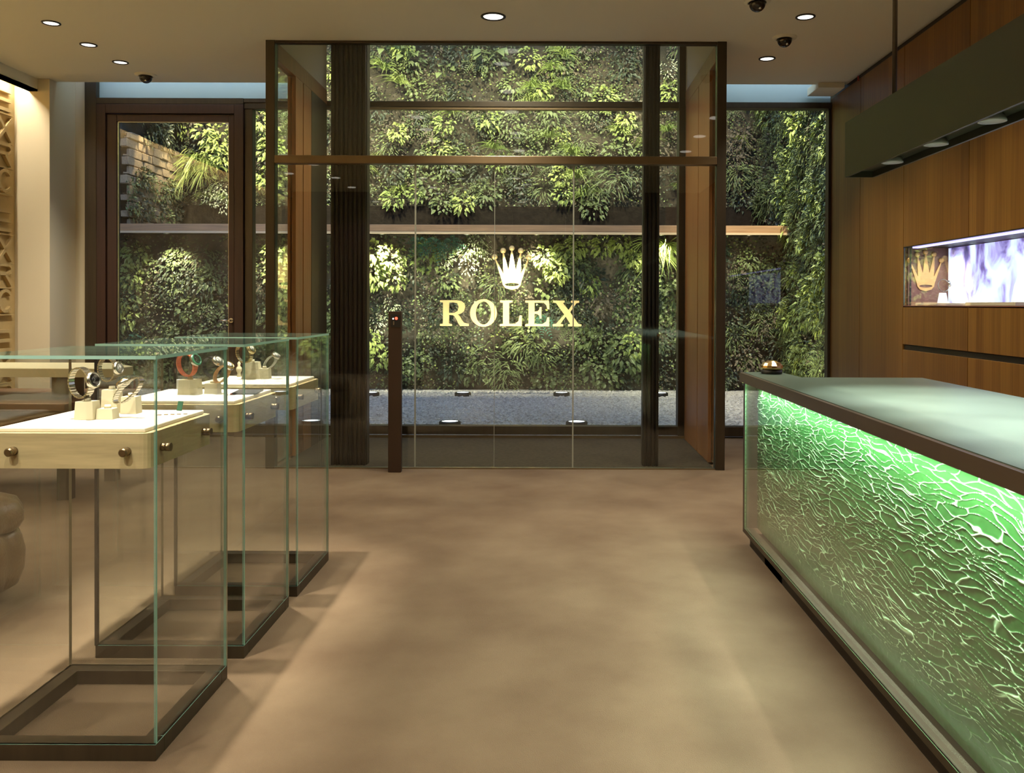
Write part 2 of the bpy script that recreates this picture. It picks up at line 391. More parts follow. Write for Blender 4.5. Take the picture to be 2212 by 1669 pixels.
# vestibule screen
VY = 7.66
w4 = sempty('window_4', (-.46, VY, 0))
for nm, a, c in (('post', (-2.48, 7.62, 0), (-2.40, 7.72, 3.75)), ('post', (1.468, 7.62, 0), (1.55, 7.72, 3.75)), ('head', (-2.40, 7.63, 3.728), (1.468, 7.70, 3.75))):
    MB().cbox(a, c, .004).build(nm, BRONZE, w4)
MB().cbox((-2.40, 7.61, 2.675), (1.468, 7.71, 2.745), .006).build('transom', BRONZEL, w4)
xs = (-2.40, -1.173, -.476, .217, 1.468)
for i in range(4):
    MB().pane((xs[i] + .002, 7.655, .012), (xs[i + 1] - .002, 7.667, 2.675)).build('pane', [GLASSF, GEDGE], w4)
for xj, hw in ((xs[1], .006), (xs[2], .002), (xs[3], .006)): MB().box((xj - hw, 7.652, .012), (xj + hw, 7.670, 2.675)).build('glass_joint', mat('joint_silicone', (.34, .34, .27), .4), w4)
MB().pane((-2.40, 7.655, 2.745), (1.468, 7.667, 3.728)).build('pane', [GLASSF, GEDGE], w4)
MB().box((-2.48, 7.64, 0), (1.55, 7.69, .01)).build('threshold', BRONZEL, w4)
for j, (x0, x1) in enumerate(((-1.95, -1.628), (.846, .99))):
    b = MB().cbox((x0, 7.80, -.02), (x1, 7.92, 4.5))
    n = 8 if j == 0 else 4
    for k in range(n):
        xa = x0 + (x1 - x0) * (k + .2) / n
        b.cbox((xa, 7.775, -.02), (xa + (x1 - x0) * .6 / n, 7.80, 4.5), .006)
    b.build('ribbed_column', DARKBR, w4)
vest = sempty('wall_vestibule', (-.46, 8.6, 0))
for sgn, x0, x1 in ((-1, -2.48, -2.40), (1, 1.47, 1.55)):
    pn = 'wood_jamb'
    ya, yb, yc = (8.26, 8.515, 8.80) if sgn < 0 else (8.0, 8.59, 9.38)
    MB().cbox((x0, ya, 0), (x1, yb - .012, 3.60)).build(pn, ORANGEW, vest)
    MB().cbox((x0, yb + .012, 0), (x1, yc, 3.60)).build(pn, ORANGEW, vest)
    MB().box((x0 + .02, yb - .013, 0), (x1 - .02, yb + .013, 3.60)).build('shadow_gap', DARK, vest)
    MB().cbox((x0, 7.72, 3.60), (x1, 9.42, 3.75)).build('wood_lintel', ORANGEW, vest)
    MB().pane((x0 + .03, 7.72, .02), (x0 + .042, ya, 3.60)).build('pane', [GLASSF, GEDGE], vest)
    if sgn < 0: MB().cbox((x0, 8.81, 0), (x1, 9.42, 3.60)).build('bronze_panel', BRONZE, vest)
    else: MB().cbox((x0, 9.385, 0), (x1, 9.42, 3.60)).build('bronze_panel', BRONZE, vest)
    MB().box((x0 + .005, 7.73, 3.75), (x1 - .005, 9.42, 4.5)).build('upper_wall', PLASTER, vest)
mt = tag(MB().box((-2.395, 7.70, -.02), (1.465, 9.40, .004)).build('entrance_mat', MATF), 'dark olive ribbed entrance mat filling the glass vestibule floor', 'mat')

MB().lathe([(.09, 0), (.09, -.006), (.075, -.010), (0, -.001)], (-.45, 8.5, 4.5), 24, caps=False).build('downlight', LENS, vest)  # unseen, with its lamp, added to brighten the vestibule wood and mat
spot('vestibule_fill', (-.45, 8.5, 4.47), (-.45, 8.5, 0), 210, 140, .6, WARM, .05)
for x0, x1 in ((-4.85, -2.6), (1.65, 3.0)):
    MB().box((x0, 9.105, 3.99), (x1, 9.13, 4.01)).build('slot_fill_strip', emit('cool_fill', (.75, .92, 1), 1), ceiling)  # hidden strip, with the lamp below, added to brighten the pale panels
    area('slot_fill', ((x0 + x1) / 2, 9.14, 4.0), (R(60), 0, 0), x1 - x0, .02, 1.1 * (x1 - x0), (.80, .94, 1))

# ================================================================== GARDEN
struct(MB().box((-9, 9.6, -.15), (7, 18, 0)).build('ground', GRAVEL))
gw = sempty('wall_garden_lower', (-1.5, 14.75, 0))
gu = sempty('wall_garden_upper', (-1.5, 16.6, 2.7))
gr = sempty('wall_garden_side', (4.04, 14, 0))
gs = sempty('wall_stone', (-7.0, 15.5, 2.7))
def moss_wall(parent, x0, x1, z0, z1, y, axis, name='planting_felt', m=MOSS):
    """bumpy felt sheet with thickness; axis 'Y' faces -Y, 'X-' faces -X"""
    nx, nz = int((x1 - x0) / .09), int((z1 - z0) / .09)
    vs = []; fs = []
    rnd = random.Random(int(x0 * 7 + z0 * 3 + y))
    for j in range(nz + 1):
        for i in range(nx + 1):
            h = x0 + (x1 - x0) * i / nx; z = z0 + (z1 - z0) * j / nz
            d = .05 * math.sin(h * 3.1 + 1.3 * math.sin(z * 2.3)) * math.sin(z * 3.7 + h) + rnd.uniform(-.03, .03)
            vs.append((h, y + d, z) if axis == 'Y' else (y + d, h, z))
    for j in range(nz):
        for i in range(nx):
            a = j * (nx + 1) + i; q = (a, a + 1, a + nx + 2, a + nx + 1)
            fs.append(q if axis == 'Y' else q[::-1])
    b = MB().add(vs, fs, 0, True)
    if axis == 'Y': b.box((x0, y + .12, z0), (x1, y + .3, z1))
    else: b.box((y + .12, x0, z0), (y + .3, x1, z1))
    return b.build(name, m, parent)
moss_wall(gw, -8.0, 4.4, 0, 2.62, 14.80, 'Y')
moss_wall(gu, -8.0, 4.4, 3.25, 8.0, 16.65, 'Y')
MB().box((-8, 16.5, 2.7), (4.4, 16.9, 3.3)).build('planter_shade', SOIL_SHADE, gu)  # dark band painting in the shade at the foot of the upper wall
moss_wall(gr, 9.75, 17, 0, 8.0, 4.06, 'X')
MB().box((-7.9, 9.7, 0), (-7.7, 14.6, 8)).build('end_wall', SOIL_SHADE, gs)
MB().box((-7.5, 14.5, 4.27), (-7.1, 17, 8)).build('upper_felt', MOSS, gs)
# ledge
lg = MB().cbox((-8.0, 14.12, 2.62), (4.02, 14.18, 2.735), .006).build('trim_7', TIMBER); struct(lg)
MB().box((-8.0, 14.10, 2.585), (4.02, 14.16, 2.619)).build('lower_board', mat('pale_timber', (.74, .52, .28), .5), lg)
MB().box((-8.0, 14.18, 2.63), (4.02, 16.6, 2.72)).build('deck', SOIL_SHADE, lg)
# stone wall: individual stones
MB().box((-7.35, 14.5, 2.72), (-7.03, 16.7, 4.27)).build('core', SOIL_SHADE, gs)
stone_meshes = []
for k in range(6):
    rr = random.Random(k); b = MB().cbox((-.5, -.5, -.5), (.5, .5, .5), .09)
    b.v = [(x + rr.uniform(-.04, .04), y + rr.uniform(-.04, .04), z + rr.uniform(-.05, .05)) for x, y, z in b.v]
    stone_meshes.append(b.mesh('stone', STONE))
z = 2.74; row = 0
while z < 4.22:
    h = random.uniform(.10, .17); y = 14.5 - (row % 2) * .1
    while y < 16.6:
        l = random.uniform(.22, .46)
        inst('stone', random.choice(stone_meshes), gs, (-7.03 + random.uniform(-.015, .02), y + l / 2, z + h / 2), sc=(.12, l - .018, h - .018))
        y += l
    z += h; row += 1

# ---- foliage
def lmat(name, col, col2, rough=.45):
    m = bpy.data.materials.new(name); m.use_nodes = True; N, L = nt(m); b = N['Principled BSDF']
    oi = N.new('ShaderNodeObjectInfo'); tc = N.new('ShaderNodeTexCoord')
    n = N.new('ShaderNodeTexNoise'); n.inputs['Scale'].default_value = 9; L.new(tc.outputs['Object'], n.inputs['Vector'])
    mx = N.new('ShaderNodeMix'); mx.data_type = 'RGBA'; mx.inputs[6].default_value = (*col, 1); mx.inputs[7].default_value = (*col2, 1)
    av = N.new('ShaderNodeMath'); av.operation = 'MULTIPLY_ADD'; av.inputs[1].default_value = .6; L.new(oi.outputs['Random'], av.inputs[0])
    m2 = N.new('ShaderNodeMath'); m2.operation = 'MULTIPLY'; m2.inputs[1].default_value = .6; L.new(n.outputs['Fac'], m2.inputs[0]); L.new(m2.outputs[0], av.inputs[2])
    L.new(av.outputs[0], mx.inputs[0]); L.new(mx.outputs[2], b.inputs['Base Color']); b.inputs['Roughness'].default_value = rough
    b.inputs['Specular IOR Level'].default_value = .35
    return m
L_LIME = lmat('lime_leaf', (.42, .46, .12), (.26, .33, .08))
L_MID = lmat('mid_leaf', (.20, .24, .08), (.11, .14, .05))
L_DARK = lmat('dark_leaf', (.075, .095, .045), (.04, .05, .028))
L_TEAL = lmat('teal_leaf', (.06, .20, .12), (.04, .13, .08))
L_GRASS = lmat('grass_blade', (.40, .44, .13), (.22, .30, .07))
L_PALE = lmat('pale_leaf', (.62, .62, .40), (.40, .44, .22))
L_DRY = lmat('dry_leaf', (.20, .16, .10), (.11, .09, .055), .8)
def leaf(b, p, d, nrm, ln, wd, mi=0, droop=.25):
    d = d.normalized(); s = d.cross(nrm)
    if s.length < 1e-4: s = Vector((1, 0, 0))
    s.normalize(); nn = s.cross(d).normalized()
    m = p + d * ln * .45; t = p + d * ln - Vector((0, 0, droop * ln))
    b.add([p, m + s * wd / 2 + nn * wd * .15, m - nn * wd * .02, m - s * wd / 2 + nn * wd * .15, t], [(0, 1, 2), (0, 2, 3), (1, 4, 2), (2, 4, 3)], mi)
def rv(rnd, y0=-1, y1=-.1, zb=0):
    return Vector((rnd.uniform(-1, 1), rnd.uniform(y0, y1), rnd.uniform(-1, 1) + zb))
def broad(seed, n, rad, ln, mi=0, ratio=.6):
    rnd = random.Random(seed); b = MB()
    for i in range(n):
        a = rnd.uniform(0, 2 * PI); r_ = rad * math.sqrt(rnd.random())
        p = Vector((r_ * math.cos(a), -rnd.uniform(.02, .16) * (1.3 - r_ / rad), r_ * math.sin(a)))
        d = Vector((math.cos(a) * .7 + rnd.uniform(-.5, .5), -rnd.uniform(.1, .7), math.sin(a) * .5 - .35 + rnd.uniform(-.4, .4)))
        l = ln * rnd.uniform(.65, 1.25)
        leaf(b, p, d, Vector((rnd.uniform(-.4, .4), -1, .6)), l, l * ratio, mi)
    return b
def grass(seed, n, ln, up_=.5, mi=0, wd=.014):
    rnd = random.Random(seed); b = MB()
    for i in range(n):
        a = rnd.uniform(-1, 1); d = Vector((a, -rnd.uniform(.25, .9), up_ + rnd.uniform(-.3, .5))).normalized()
        l = ln * rnd.uniform(.6, 1.1); s = Vector((d.z, 0, -d.x)); s = s.normalized() if s.length > .01 else Vector((1, 0, 0))
        p = Vector((rnd.uniform(-.04, .04), 0, rnd.uniform(-.04, .04))); vs = []; k = 5
        for j in range(k + 1):
            t = j / k; q = p + d * l * t - Vector((0, 0, l * .75 * t * t)); ww = wd * (1 - t) ** .6 * .5 + .0008
            vs += [q + s * ww, q - s * ww]
        b.add(vs, [(2 * j, 2 * j + 1, 2 * j + 3, 2 * j + 2) for j in range(k)], mi)
    return b
def fern(seed, n, ln, mi=0):
    rnd = random.Random(seed); b = MB()
    for i in range(n):
        a = 2 * PI * i / n + rnd.uniform(-.3, .3)
        d = Vector((math.cos(a), -.7, math.sin(a) * .8)).normalized(); l = ln * rnd.uniform(.7, 1.1)
        prev = Vector((0, 0, 0)); sd = d.cross(Vector((0, -1, .3))).normalized()
        for j in range(1, 8):
            t = j / 8; q = d * l * t - Vector((0, 0, l * .45 * t * t)); wdt = l * .22 * math.sin(PI * min(1, t * .9 + .12))
            for sg in (-1, 1): leaf(b, q, sd * sg + d * .5, Vector((0, -1, .5)), wdt, l * .055, mi, .15)
    return b
def bigleaf(seed, n, ln, mi=0):
    rnd = random.Random(seed); b = MB()
    for i in range(n):
        d = Vector((rnd.uniform(-1, 1), -.6, rnd.uniform(-.1, 1))); d.normalize(); p = d * ln * .9
        sdv = d.cross(Vector((0, 1, 0))).normalized() * .006
        b.add([sdv, -sdv, p - sdv, p + sdv], [(0, 1, 2, 3)], mi)
        leaf(b, p, d + Vector((0, -.3, -.9)), Vector((0, -1, .5)), ln, ln * .55, mi, .2)
    return b
PM = {}
def reg(kind, builder, m): PM.setdefault(kind, []).append(builder.mesh(kind, m))
for k in range(3):
    reg('lime_shrub', broad(k, 70, .20, .085), L_LIME)
    reg('leafy_plant', broad(20 + k, 80, .22, .075), L_MID)
    reg('leafy_plant_dark', broad(40 + k, 80, .24, .07), L_DARK)
    reg('round_leaf_plant', broad(60 + k, 60, .20, .06, ratio=.95), L_MID)
    reg('pale_flower', broad(80 + k, 60, .18, .045, ratio=.5), L_PALE)
    reg('grass_tuft', grass(100 + k, 42, .42), L_GRASS)
    reg('hanging_grass', grass(120 + k, 60, .55, .15), L_LIME)
    reg('fern', fern(140 + k, 9, .30), L_MID)
    reg('teal_fern', fern(160 + k, 10, .28), L_TEAL)
    reg('bamboo_leaf', broad(180 + k, 70, .22, .12, ratio=.16), L_MID)
    reg('big_leaf', bigleaf(200 + k, 4, .2), L_MID)
    reg('dry_shrub', broad(220 + k, 60, .22, .06), L_DRY)
SHOW = {'leafy_plant_dark': 'leafy_plant'}
def plant(parent, kind, h, z, face, y, sc=1.0, roll=None):
    me = random.choice(PM[kind]); nm = SHOW.get(kind, kind)
    rz = {'Y': 0, 'X-': -PI / 2, 'X+': PI / 2}[face]
    loc = (h, y, z) if face == 'Y' else (y, h, z)
    tilt = random.uniform(-.35, .35) if roll is None else roll
    inst(nm, me, parent, loc, (0, tilt, rz) if face == 'Y' else (0, tilt * .5, rz), sc)
def patch(x, z): return math.sin(x * 1.7 + 2 * math.sin(z * 1.1)) * math.sin(z * 2.3 + x * .6)
def fill(parent, face, y, h0, h1, z0, z1, n, weights, seed, sc=(.7, 1.2)):
    rnd = random.Random(seed); ks = list(weights)
    for i in range(n):
        h = rnd.uniform(h0, h1); z = rnd.uniform(z0, z1); p = patch(h, z)
        wts = [weights[k] * ((1.8 if p > 0 else .4) if k in ('lime_shrub', 'round_leaf_plant', 'leafy_plant') else 1) for k in ks]
        plant(parent, rnd.choices(ks, wts)[0], h, z, face, y, rnd.uniform(*sc))
WLOW = dict(leafy_plant=3, leafy_plant_dark=4, round_leaf_plant=2, fern=2, dry_shrub=2.5, bamboo_leaf=1.2, lime_shrub=.5, teal_fern=.6)
fill(gw, 'Y', 14.74, -7.6, 3.9, .12, 2.45, 230, WLOW, 1)
WUP = dict(leafy_plant=3, leafy_plant_dark=3, fern=1.5, grass_tuft=1.4, dry_shrub=3, bamboo_leaf=1.5, lime_shrub=.8, round_leaf_plant=1)
fill(gu, 'Y', 16.58, -6.9, 4.0, 3.40, 6.6, 250, WUP, 2, (.7, 1.25))
WSIDE = dict(leafy_plant=3, bamboo_leaf=5, lime_shrub=2.0, fern=2)
fill(gr, 'X-', 4.0, 12.0, 14.6, .2, 6.4, 210, WSIDE, 3, (.8, 1.4))
fill(gr, 'X-', 4.0, 14.6, 16.5, 3.0, 6.4, 50, WSIDE, 4, (.8, 1.4))
fill(gs, 'X+', -6.98, 14.5, 16.6, 2.9, 3.6, 26, dict(leafy_plant=2, leafy_plant_dark=3), 5, (.6, 1))
fill(gs, 'X+', -7.0, 14.6, 16.6, 4.3, 6.4, 60, dict(leafy_plant=2, leafy_plant_dark=4, lime_shrub=.6), 6, (.8, 1.3))
def low(u, v): return (u - 1185) / 128.8, 1.45 + (657 - v) / 128.8
def upp(u, v): return (u - 1185) / 113.9, 1.45 + (657 - v) / 113.9
# clumps the photograph lets one pick out, on the lower wall (X, Z in metres)
for k, u, v, s in (('lime_shrub', 810, 550, 1.2), ('lime_shrub', 845, 560, 1.1), ('lime_shrub', 805, 590, 1.2), ('lime_shrub', 850, 600, 1), ('lime_shrub', 600, 590, 1.2), ('lime_shrub', 610, 630, 1.1), ('lime_shrub', 600, 545, 1.1),
        ('teal_fern', 905, 525, 1.1), ('teal_fern', 940, 530, 1.2), ('teal_fern', 975, 522, 1), ('pale_flower', 1010, 540, 1), ('pale_flower', 1035, 520, 1), ('pale_flower', 960, 560, .9), ('pale_flower', 1012, 575, .9), ('pale_flower', 1045, 545, .8),
        ('lime_shrub', 1175, 555, 1), ('lime_shrub', 1200, 585, 1), ('lime_shrub', 1225, 540, 1.1), ('lime_shrub', 1245, 530, .9), ('round_leaf_plant', 1215, 570, 1.2), ('lime_shrub', 1300, 530, .9), ('lime_shrub', 1340, 525, .9), ('lime_shrub', 1370, 560, .8),
        ('hanging_grass', 1440, 530, 1.2), ('hanging_grass', 1430, 550, 1.1), ('hanging_grass', 1400, 520, 1), ('bamboo_leaf', 1135, 740, 1.3), ('bamboo_leaf', 1170, 760, 1.2), ('bamboo_leaf', 1100, 790, 1.1), ('bamboo_leaf', 1090, 815, 1.1),
        ('round_leaf_plant', 1290, 790, 1.3), ('round_leaf_plant', 1310, 815, 1.2), ('leafy_plant', 1350, 760, 1.4), ('lime_shrub', 1370, 745, 1), ('lime_shrub', 815, 770, 1), ('round_leaf_plant', 880, 800, 1.2), ('round_leaf_plant', 905, 785, 1.1),
        ('lime_shrub', 800, 735, .9), ('pale_flower', 815, 700, .9), ('pale_flower', 845, 660, .8), ('lime_shrub', 280, 600, 1), ('lime_shrub', 290, 550, 1), ('leafy_plant', 270, 640, 1.2), ('lime_shrub', 265, 690, 1)):
    plant(gw, k, *low(u, v), 'Y', 14.66, s)
for k, u, v, s in (('big_leaf', 840, 120, 1.3), ('big_leaf', 880, 135, 1.3), ('grass_tuft', 830, 150, 1.3), ('grass_tuft', 860, 180, 1.2), ('big_leaf', 960, 170, 1.2), ('big_leaf', 1062, 120, 1.3), ('lime_shrub', 870, 105, 1.1),
        ('grass_tuft', 1215, 120, 1.2), ('grass_tuft', 1215, 190, 1.3), ('grass_tuft', 1190, 150, 1.1), ('grass_tuft', 1150, 190, 1.3), ('grass_tuft', 1245, 380, 1.4), ('grass_tuft', 1235, 330, 1.3), ('grass_tuft', 1260, 420, 1.4), ('grass_tuft', 1065, 320, 1.2),
        ('lime_shrub', 1140, 130, 1), ('lime_shrub', 1350, 260, .9), ('lime_shrub', 1340, 285, .8), ('leafy_plant', 1330, 330, 1.2), ('bamboo_leaf', 1330, 385, 1.4), ('bamboo_leaf', 1290, 400, 1.3), ('leafy_plant', 1280, 450, 1.1), ('lime_shrub', 1210, 380, .9), ('lime_shrub', 1215, 420, .9),
        ('round_leaf_plant', 930, 400, 1.2), ('round_leaf_plant', 960, 440, 1.2), ('lime_shrub', 960, 270, .9), ('lime_shrub', 860, 290, .9), ('lime_shrub', 850, 430, 1), ('lime_shrub', 900, 420, .8), ('lime_shrub', 1000, 440, 1),
        ('hanging_grass', 430, 345, 1.4), ('hanging_grass', 455, 360, 1.3), ('hanging_grass', 415, 375, 1.2), ('lime_shrub', 480, 300, 1.3), ('lime_shrub', 490, 340, 1.2), ('lime_shrub', 470, 325, 1.2), ('lime_shrub', 570, 270, 1.3), ('lime_shrub', 590, 330, 1.3), ('lime_shrub', 580, 390, 1.1), ('lime_shrub', 450, 290, 1.2), ('pale_flower', 460, 430, 1), ('pale_flower', 485, 420, 1), ('pale_flower', 490, 445, 1), ('grass_tuft', 1440, 280, 1.1), ('lime_shrub', 1445, 200, 1), ('pale_flower', 1440, 150, 1)):
    plant(gu, k, *upp(u, v), 'Y', 16.46, s)
# uncountable small leaves that cover the felt
def carpet_leaves(parent, face, y, h0, h1, z0, z1, n, seed):
    rnd = random.Random(seed); b = MB()
    while n > 0:
        h = rnd.uniform(h0, h1); z = rnd.uniform(z0, z1)
        if patch(h * 2.3, z * 2.1) < rnd.uniform(-1, .6): n -= 1; continue
        n -= 1
        p = Vector((h, -rnd.uniform(0, .09), z)); d = Vector((rnd.uniform(-1, 1), -rnd.uniform(.2, .9), rnd.uniform(-1, .6)))
        l = rnd.uniform(.03, .065); s = d.cross(Vector((0, -1, .4))).normalized() * l * .3; d.normalize()
        vs = [p, p + d * l * .5 + s, p + d * l, p + d * l * .5 - s]
        vs = [(q.x, y + q.y, q.z) if face == 'Y' else (y + q.y, q.x, q.z) for q in vs]
        b.add(vs, [(0, 1, 2, 3)], rnd.choices((0, 1, 2, 3), (4, 4, 3, .6))[0])
    o = b.build('creeping_moss', [L_DARK, L_MID, L_DRY, L_LIME], parent); o['kind'] = 'stuff'
carpet_leaves(gw, 'Y', 14.74, -7.4, 3.95, .03, 2.6, 26000, 11)
carpet_leaves(gu, 'Y', 16.58, -6.95, 3.95, 3.3, 6.8, 26000, 12)
carpet_leaves(gr, 'X', 3.99, 11.8, 16.5, .03, 6.8, 15000, 13)
# gravel stones
rnd = random.Random(5); b = MB()
for i in range(15000):
    x = rnd.uniform(-6.8, 3.8); y = rnd.uniform(9.65, 14.55); s = rnd.uniform(.012, .028)
    vs = [(x + s, y, .005), (x, y + s * rnd.uniform(.6, 1), .004), (x - s, y, .006), (x, y - s * rnd.uniform(.6, 1), .004), (x + rnd.uniform(-.3, .3) * s, y, s * .9)]
    b.add(vs, [(0, 1, 4), (1, 2, 4), (2, 3, 4), (3, 0, 4)])
gp = b.build('gravel', PEBBLE); gp['kind'] = 'stuff'; gp['label'] = 'pale grey gravel bed between the facade and the green wall'; gp['category'] = 'gravel'

# ground spotlights in the gravel
def ground_light(x, y, lab, tgt):
    t = thing('ground_light', lab, 'light', (x, y, 0), group='ground lights in the gravel')
    MB().lathe([(.13, 0), (.13, .05), (.115, .06), (.10, .06), (.10, .052)], (0, 0, 0), 20, caps=False).build('ring', DARK, t, (0, 0, 0))
    MB().lathe([(.0, .054), (.10, .054)], (0, 0, 0), 20, caps=False).build('lens', LENSG, t, (0, 0, 0))
    spot('ground_lamp', (x, y, .08), tgt, P_GROUND, 75, .8, (1, .95, .82), .05, t)
NEAR = 'glowing round ground light beside the glass facade, '
FARR = 'glowing dark-rimmed ground light under the green wall, '
for x, y, l in ((-2.84, 10.35, NEAR + 'behind the third glass case'), (-1.17, 10.35, NEAR + 'below the letter R of the sign'), (.34, 10.37, NEAR + 'below the letter X of the sign')):
    ground_light(x, y, l, (x, 14.2, 2.4))
for x, y, l in ((-2.79, 13.70, FARR + 'by the wide ribbed column'), (-1.35, 13.74, FARR + 'just under the letter R'), (.21, 13.78, FARR + 'under the letter X'), (1.77, 13.78, FARR + 'seen beside the narrow ribbed column')):
    ground_light(x, y, l, (x, 14.9, 2.2))
# ledge downlights
LLAB = ('behind the hinge side of the wooden door', 'behind the handle side of the wooden door', 'above the lime plants by the wide ribbed column', 'above the first letter of the sign', 'above the crown emblem', 'above drooping grass by the narrow ribbed column', 'close to the green side wall')
for i, x in enumerate((-6.3, -4.6, -2.75, -1.35, -.2, 1.85, 3.3)):
    t = thing('ledge_light', 'small spotlight under the timber ledge, ' + LLAB[i], 'light', (x, 14.35, 2.60), group='spotlights under the timber ledge')
    MB().lathe([(.05, .02), (.05, -.01), (.04, -.012), (.038, .01)], (0, 0, 0), 14, caps=False).build('ring', STEEL, t, (0, 0, 0))
    MB().lathe([(0, .002), (.038, .002)], (0, 0, 0), 14, caps=False).build('lens', LENSG, t, (0, 0, 0))
    spot('ledge_lamp', (x, 14.28, 2.56), (x, 14.72, 1.5), P_LEDGE * (.8, .6, 1.6, 1.0, 1.3, 1.2, .12)[i], 95, .9, (1, .93, .72), .04, t)
# garden wall-washers high above the view
for x, p_, tx in ((-5.5, 1.5, -5.2), (-3.6, 1.1, -3.4), (-1.5, .8, -1.5), (.3, 1.0, .3), (2.0, .8, 2.0)):
    spot('garden_washer', (x, 13.6, 7.2), (tx, 16.6, 4.3), P_TOP * p_, 70, .8, (1, .90, .66), .08)
for y in (15.0, 15.9): spot('stone_washer', (-6.6, y, 5.2), (-7.0, y, 3.4), 240, 34, .6, (1, .8, .5), .03)
spot('side_washer', (3.1, 12.2, 7.0), (4.05, 13.2, 2.6), P_TOP * 1.5, 75, .8, (1, .92, .68), .06)
spot('side_washer', (3.2, 12.0, .1), (4.05, 13.2, 1.6), 150, 90, .8, (1, .95, .7), .06)

# sign letters
u = .007553 / 3.3375
def P2(pts): return [((x - 811) * u, (682 - y) * u) for x, y in pts]
LET = dict(
 R=[[(303, 497), (420, 497), (455, 503), (478, 520), (484, 547), (475, 575), (455, 592), (432, 600), (448, 615), (462, 640), (478, 660), (510, 667), (510, 682), (448, 682), (436, 664), (420, 632), (408, 612), (395, 604), (368, 603), (368, 665), (388, 668), (388, 682), (303, 682), (303, 668), (325, 665), (325, 514), (303, 511)],
    [(368, 513), (405, 513), (428, 520), (438, 545), (430, 575), (405, 588), (368, 589)]],
 O=[ellipse(616, 588, 96, 99), ellipse(616, 588, 55, 83)],
 L=[[(735, 497), (826, 497), (826, 511), (801, 514), (801, 666), (845, 664), (868, 645), (876, 605), (893, 605), (891, 682), (733, 682), (733, 668), (757, 665), (757, 514), (735, 511)]],
 E=[[(917, 497), (1088, 497), (1090, 560), (1076, 560), (1068, 530), (1050, 513), (983, 513), (983, 577), (1005, 575), (1018, 562), (1020, 545), (1034, 545), (1034, 627), (1020, 627), (1018, 605), (1005, 594), (983, 592), (983, 667), (1045, 665), (1068, 648), (1076, 618), (1091, 618), (1088, 682), (917, 682), (917, 668), (940, 665), (940, 514), (917, 511)]],
 X=[[(1117, 497), (1200, 497), (1200, 511), (1188, 514), (1228, 565), (1262, 516), (1245, 511), (1245, 497), (1305, 497), (1305, 511), (1285, 516), (1240, 580), (1300, 664), (1322, 668), (1322, 682), (1225, 682), (1225, 668), (1242, 665), (1208, 612), (1170, 664), (1190, 668), (1190, 682), (1115, 682), (1115, 668), (1140, 664), (1197, 597), (1138, 514), (1117, 511)]])
ORD = dict(R='first', O='second', L='third', E='fourth', X='last')
SX = (1103 - 1185) * .007553; SZ = 1.45 + (657 - 704.3) * .007553
for k, pl in LET.items():
    me = flat([P2(p) for p in pl], .06, 'sign_letter'); me.materials.append(SIGNG)
    cx = (min(v.co.x for v in me.vertices) + max(v.co.x for v in me.vertices)) / 2
    me.transform(Matrix.Translation((-cx, 0, 0)))
    t = thing('sign_letter', 'gold serif capital letter %s, %s letter of the garden wall sign' % (k, ORD[k]), 'letter', (SX + cx, 14.2, SZ), group='letters of the garden wall sign')
    inst('face', me, t, t.location)
    MB().cyl((-.06 if k != 'O' else -.18, .03, .04), .012, .46, 8, axis='Y').build('peg', DARK, t, (0, 0, 0))
    MB().cyl((-.06 if k != 'O' else -.18, .03, .36), .012, .46, 8, axis='Y').build('peg', DARK, t, (0, 0, 0))
CROWN = [[(702, 650), (714, 645), (818, 850), (806, 562), (824, 560), (888, 800), (925, 526), (941, 526), (988, 800), (1046, 560), (1064, 562), (1056, 850), (1152, 645), (1164, 652), (1068, 950), (1058, 1000), (1020, 1045), (935, 1068), (850, 1045), (812, 1000), (800, 950)], ellipse(935, 993, 98, 22)]
BALLS = [(695, 610, 40), (812, 522, 40), (933, 488, 38), (1057, 522, 40), (1168, 610, 40)]
def crown(parent, s, depth, m):
    f = lambda pts: [((x - 935) * s, (1068 - y) * s) for x, y in pts]
    me = flat([f(p) for p in CROWN], depth, 'crown_body'); me.materials.append(m)
    inst('crown_body', me, parent, parent.location)
    for x, y, r_ in BALLS:
        MB().lathe([(r_ * s * math.sin(PI * i / 8) + 1e-6, r_ * s * .5 * -math.cos(PI * i / 8)) for i in range(9)], (0, 0, 0), 20, axis='Y').build('ball', m, parent, ((x - 935) * s, 0, (1068 - y) * s))
s = .007553 / 6.42
t = thing('crown_emblem', 'shining gold five-pointed crown emblem above the letters on the green wall', 'emblem', ((960 + 935 / 6.42 - 1185) * .007553, 14.2, 1.45 + (657 - (460 + 1068 / 6.42)) * .007553))
crown(t, s, .06, SIGNG)
MB().cyl((0, .03, .2), .012, .46, 8, axis='Y').build('peg', DARK, t, (0, 0, 0))
MB().cyl((0, .03, .08), .012, .46, 8, axis='Y').build('peg', DARK, t, (0, 0, 0))
spot('crown_lamp', (-.55, 13.75, 2.55), (-.62, 14.17, 1.95), 520, 42, .7, (1, .92, .75), .03)
spot('sign_lamp', (-.6, 11.6, .15), (-.6, 14.2, 1.35), 620, 34, .6, (1, .86, .6), .05)
t = thing('crown_emblem', 'gold crown emblem on the purple-brown end of the wall niche', 'emblem', (3.25, 7.508, 1.575))
crown(t, .00058, .012, mat('satin_gold', (.80, .46, .16), .5, metal=.3))

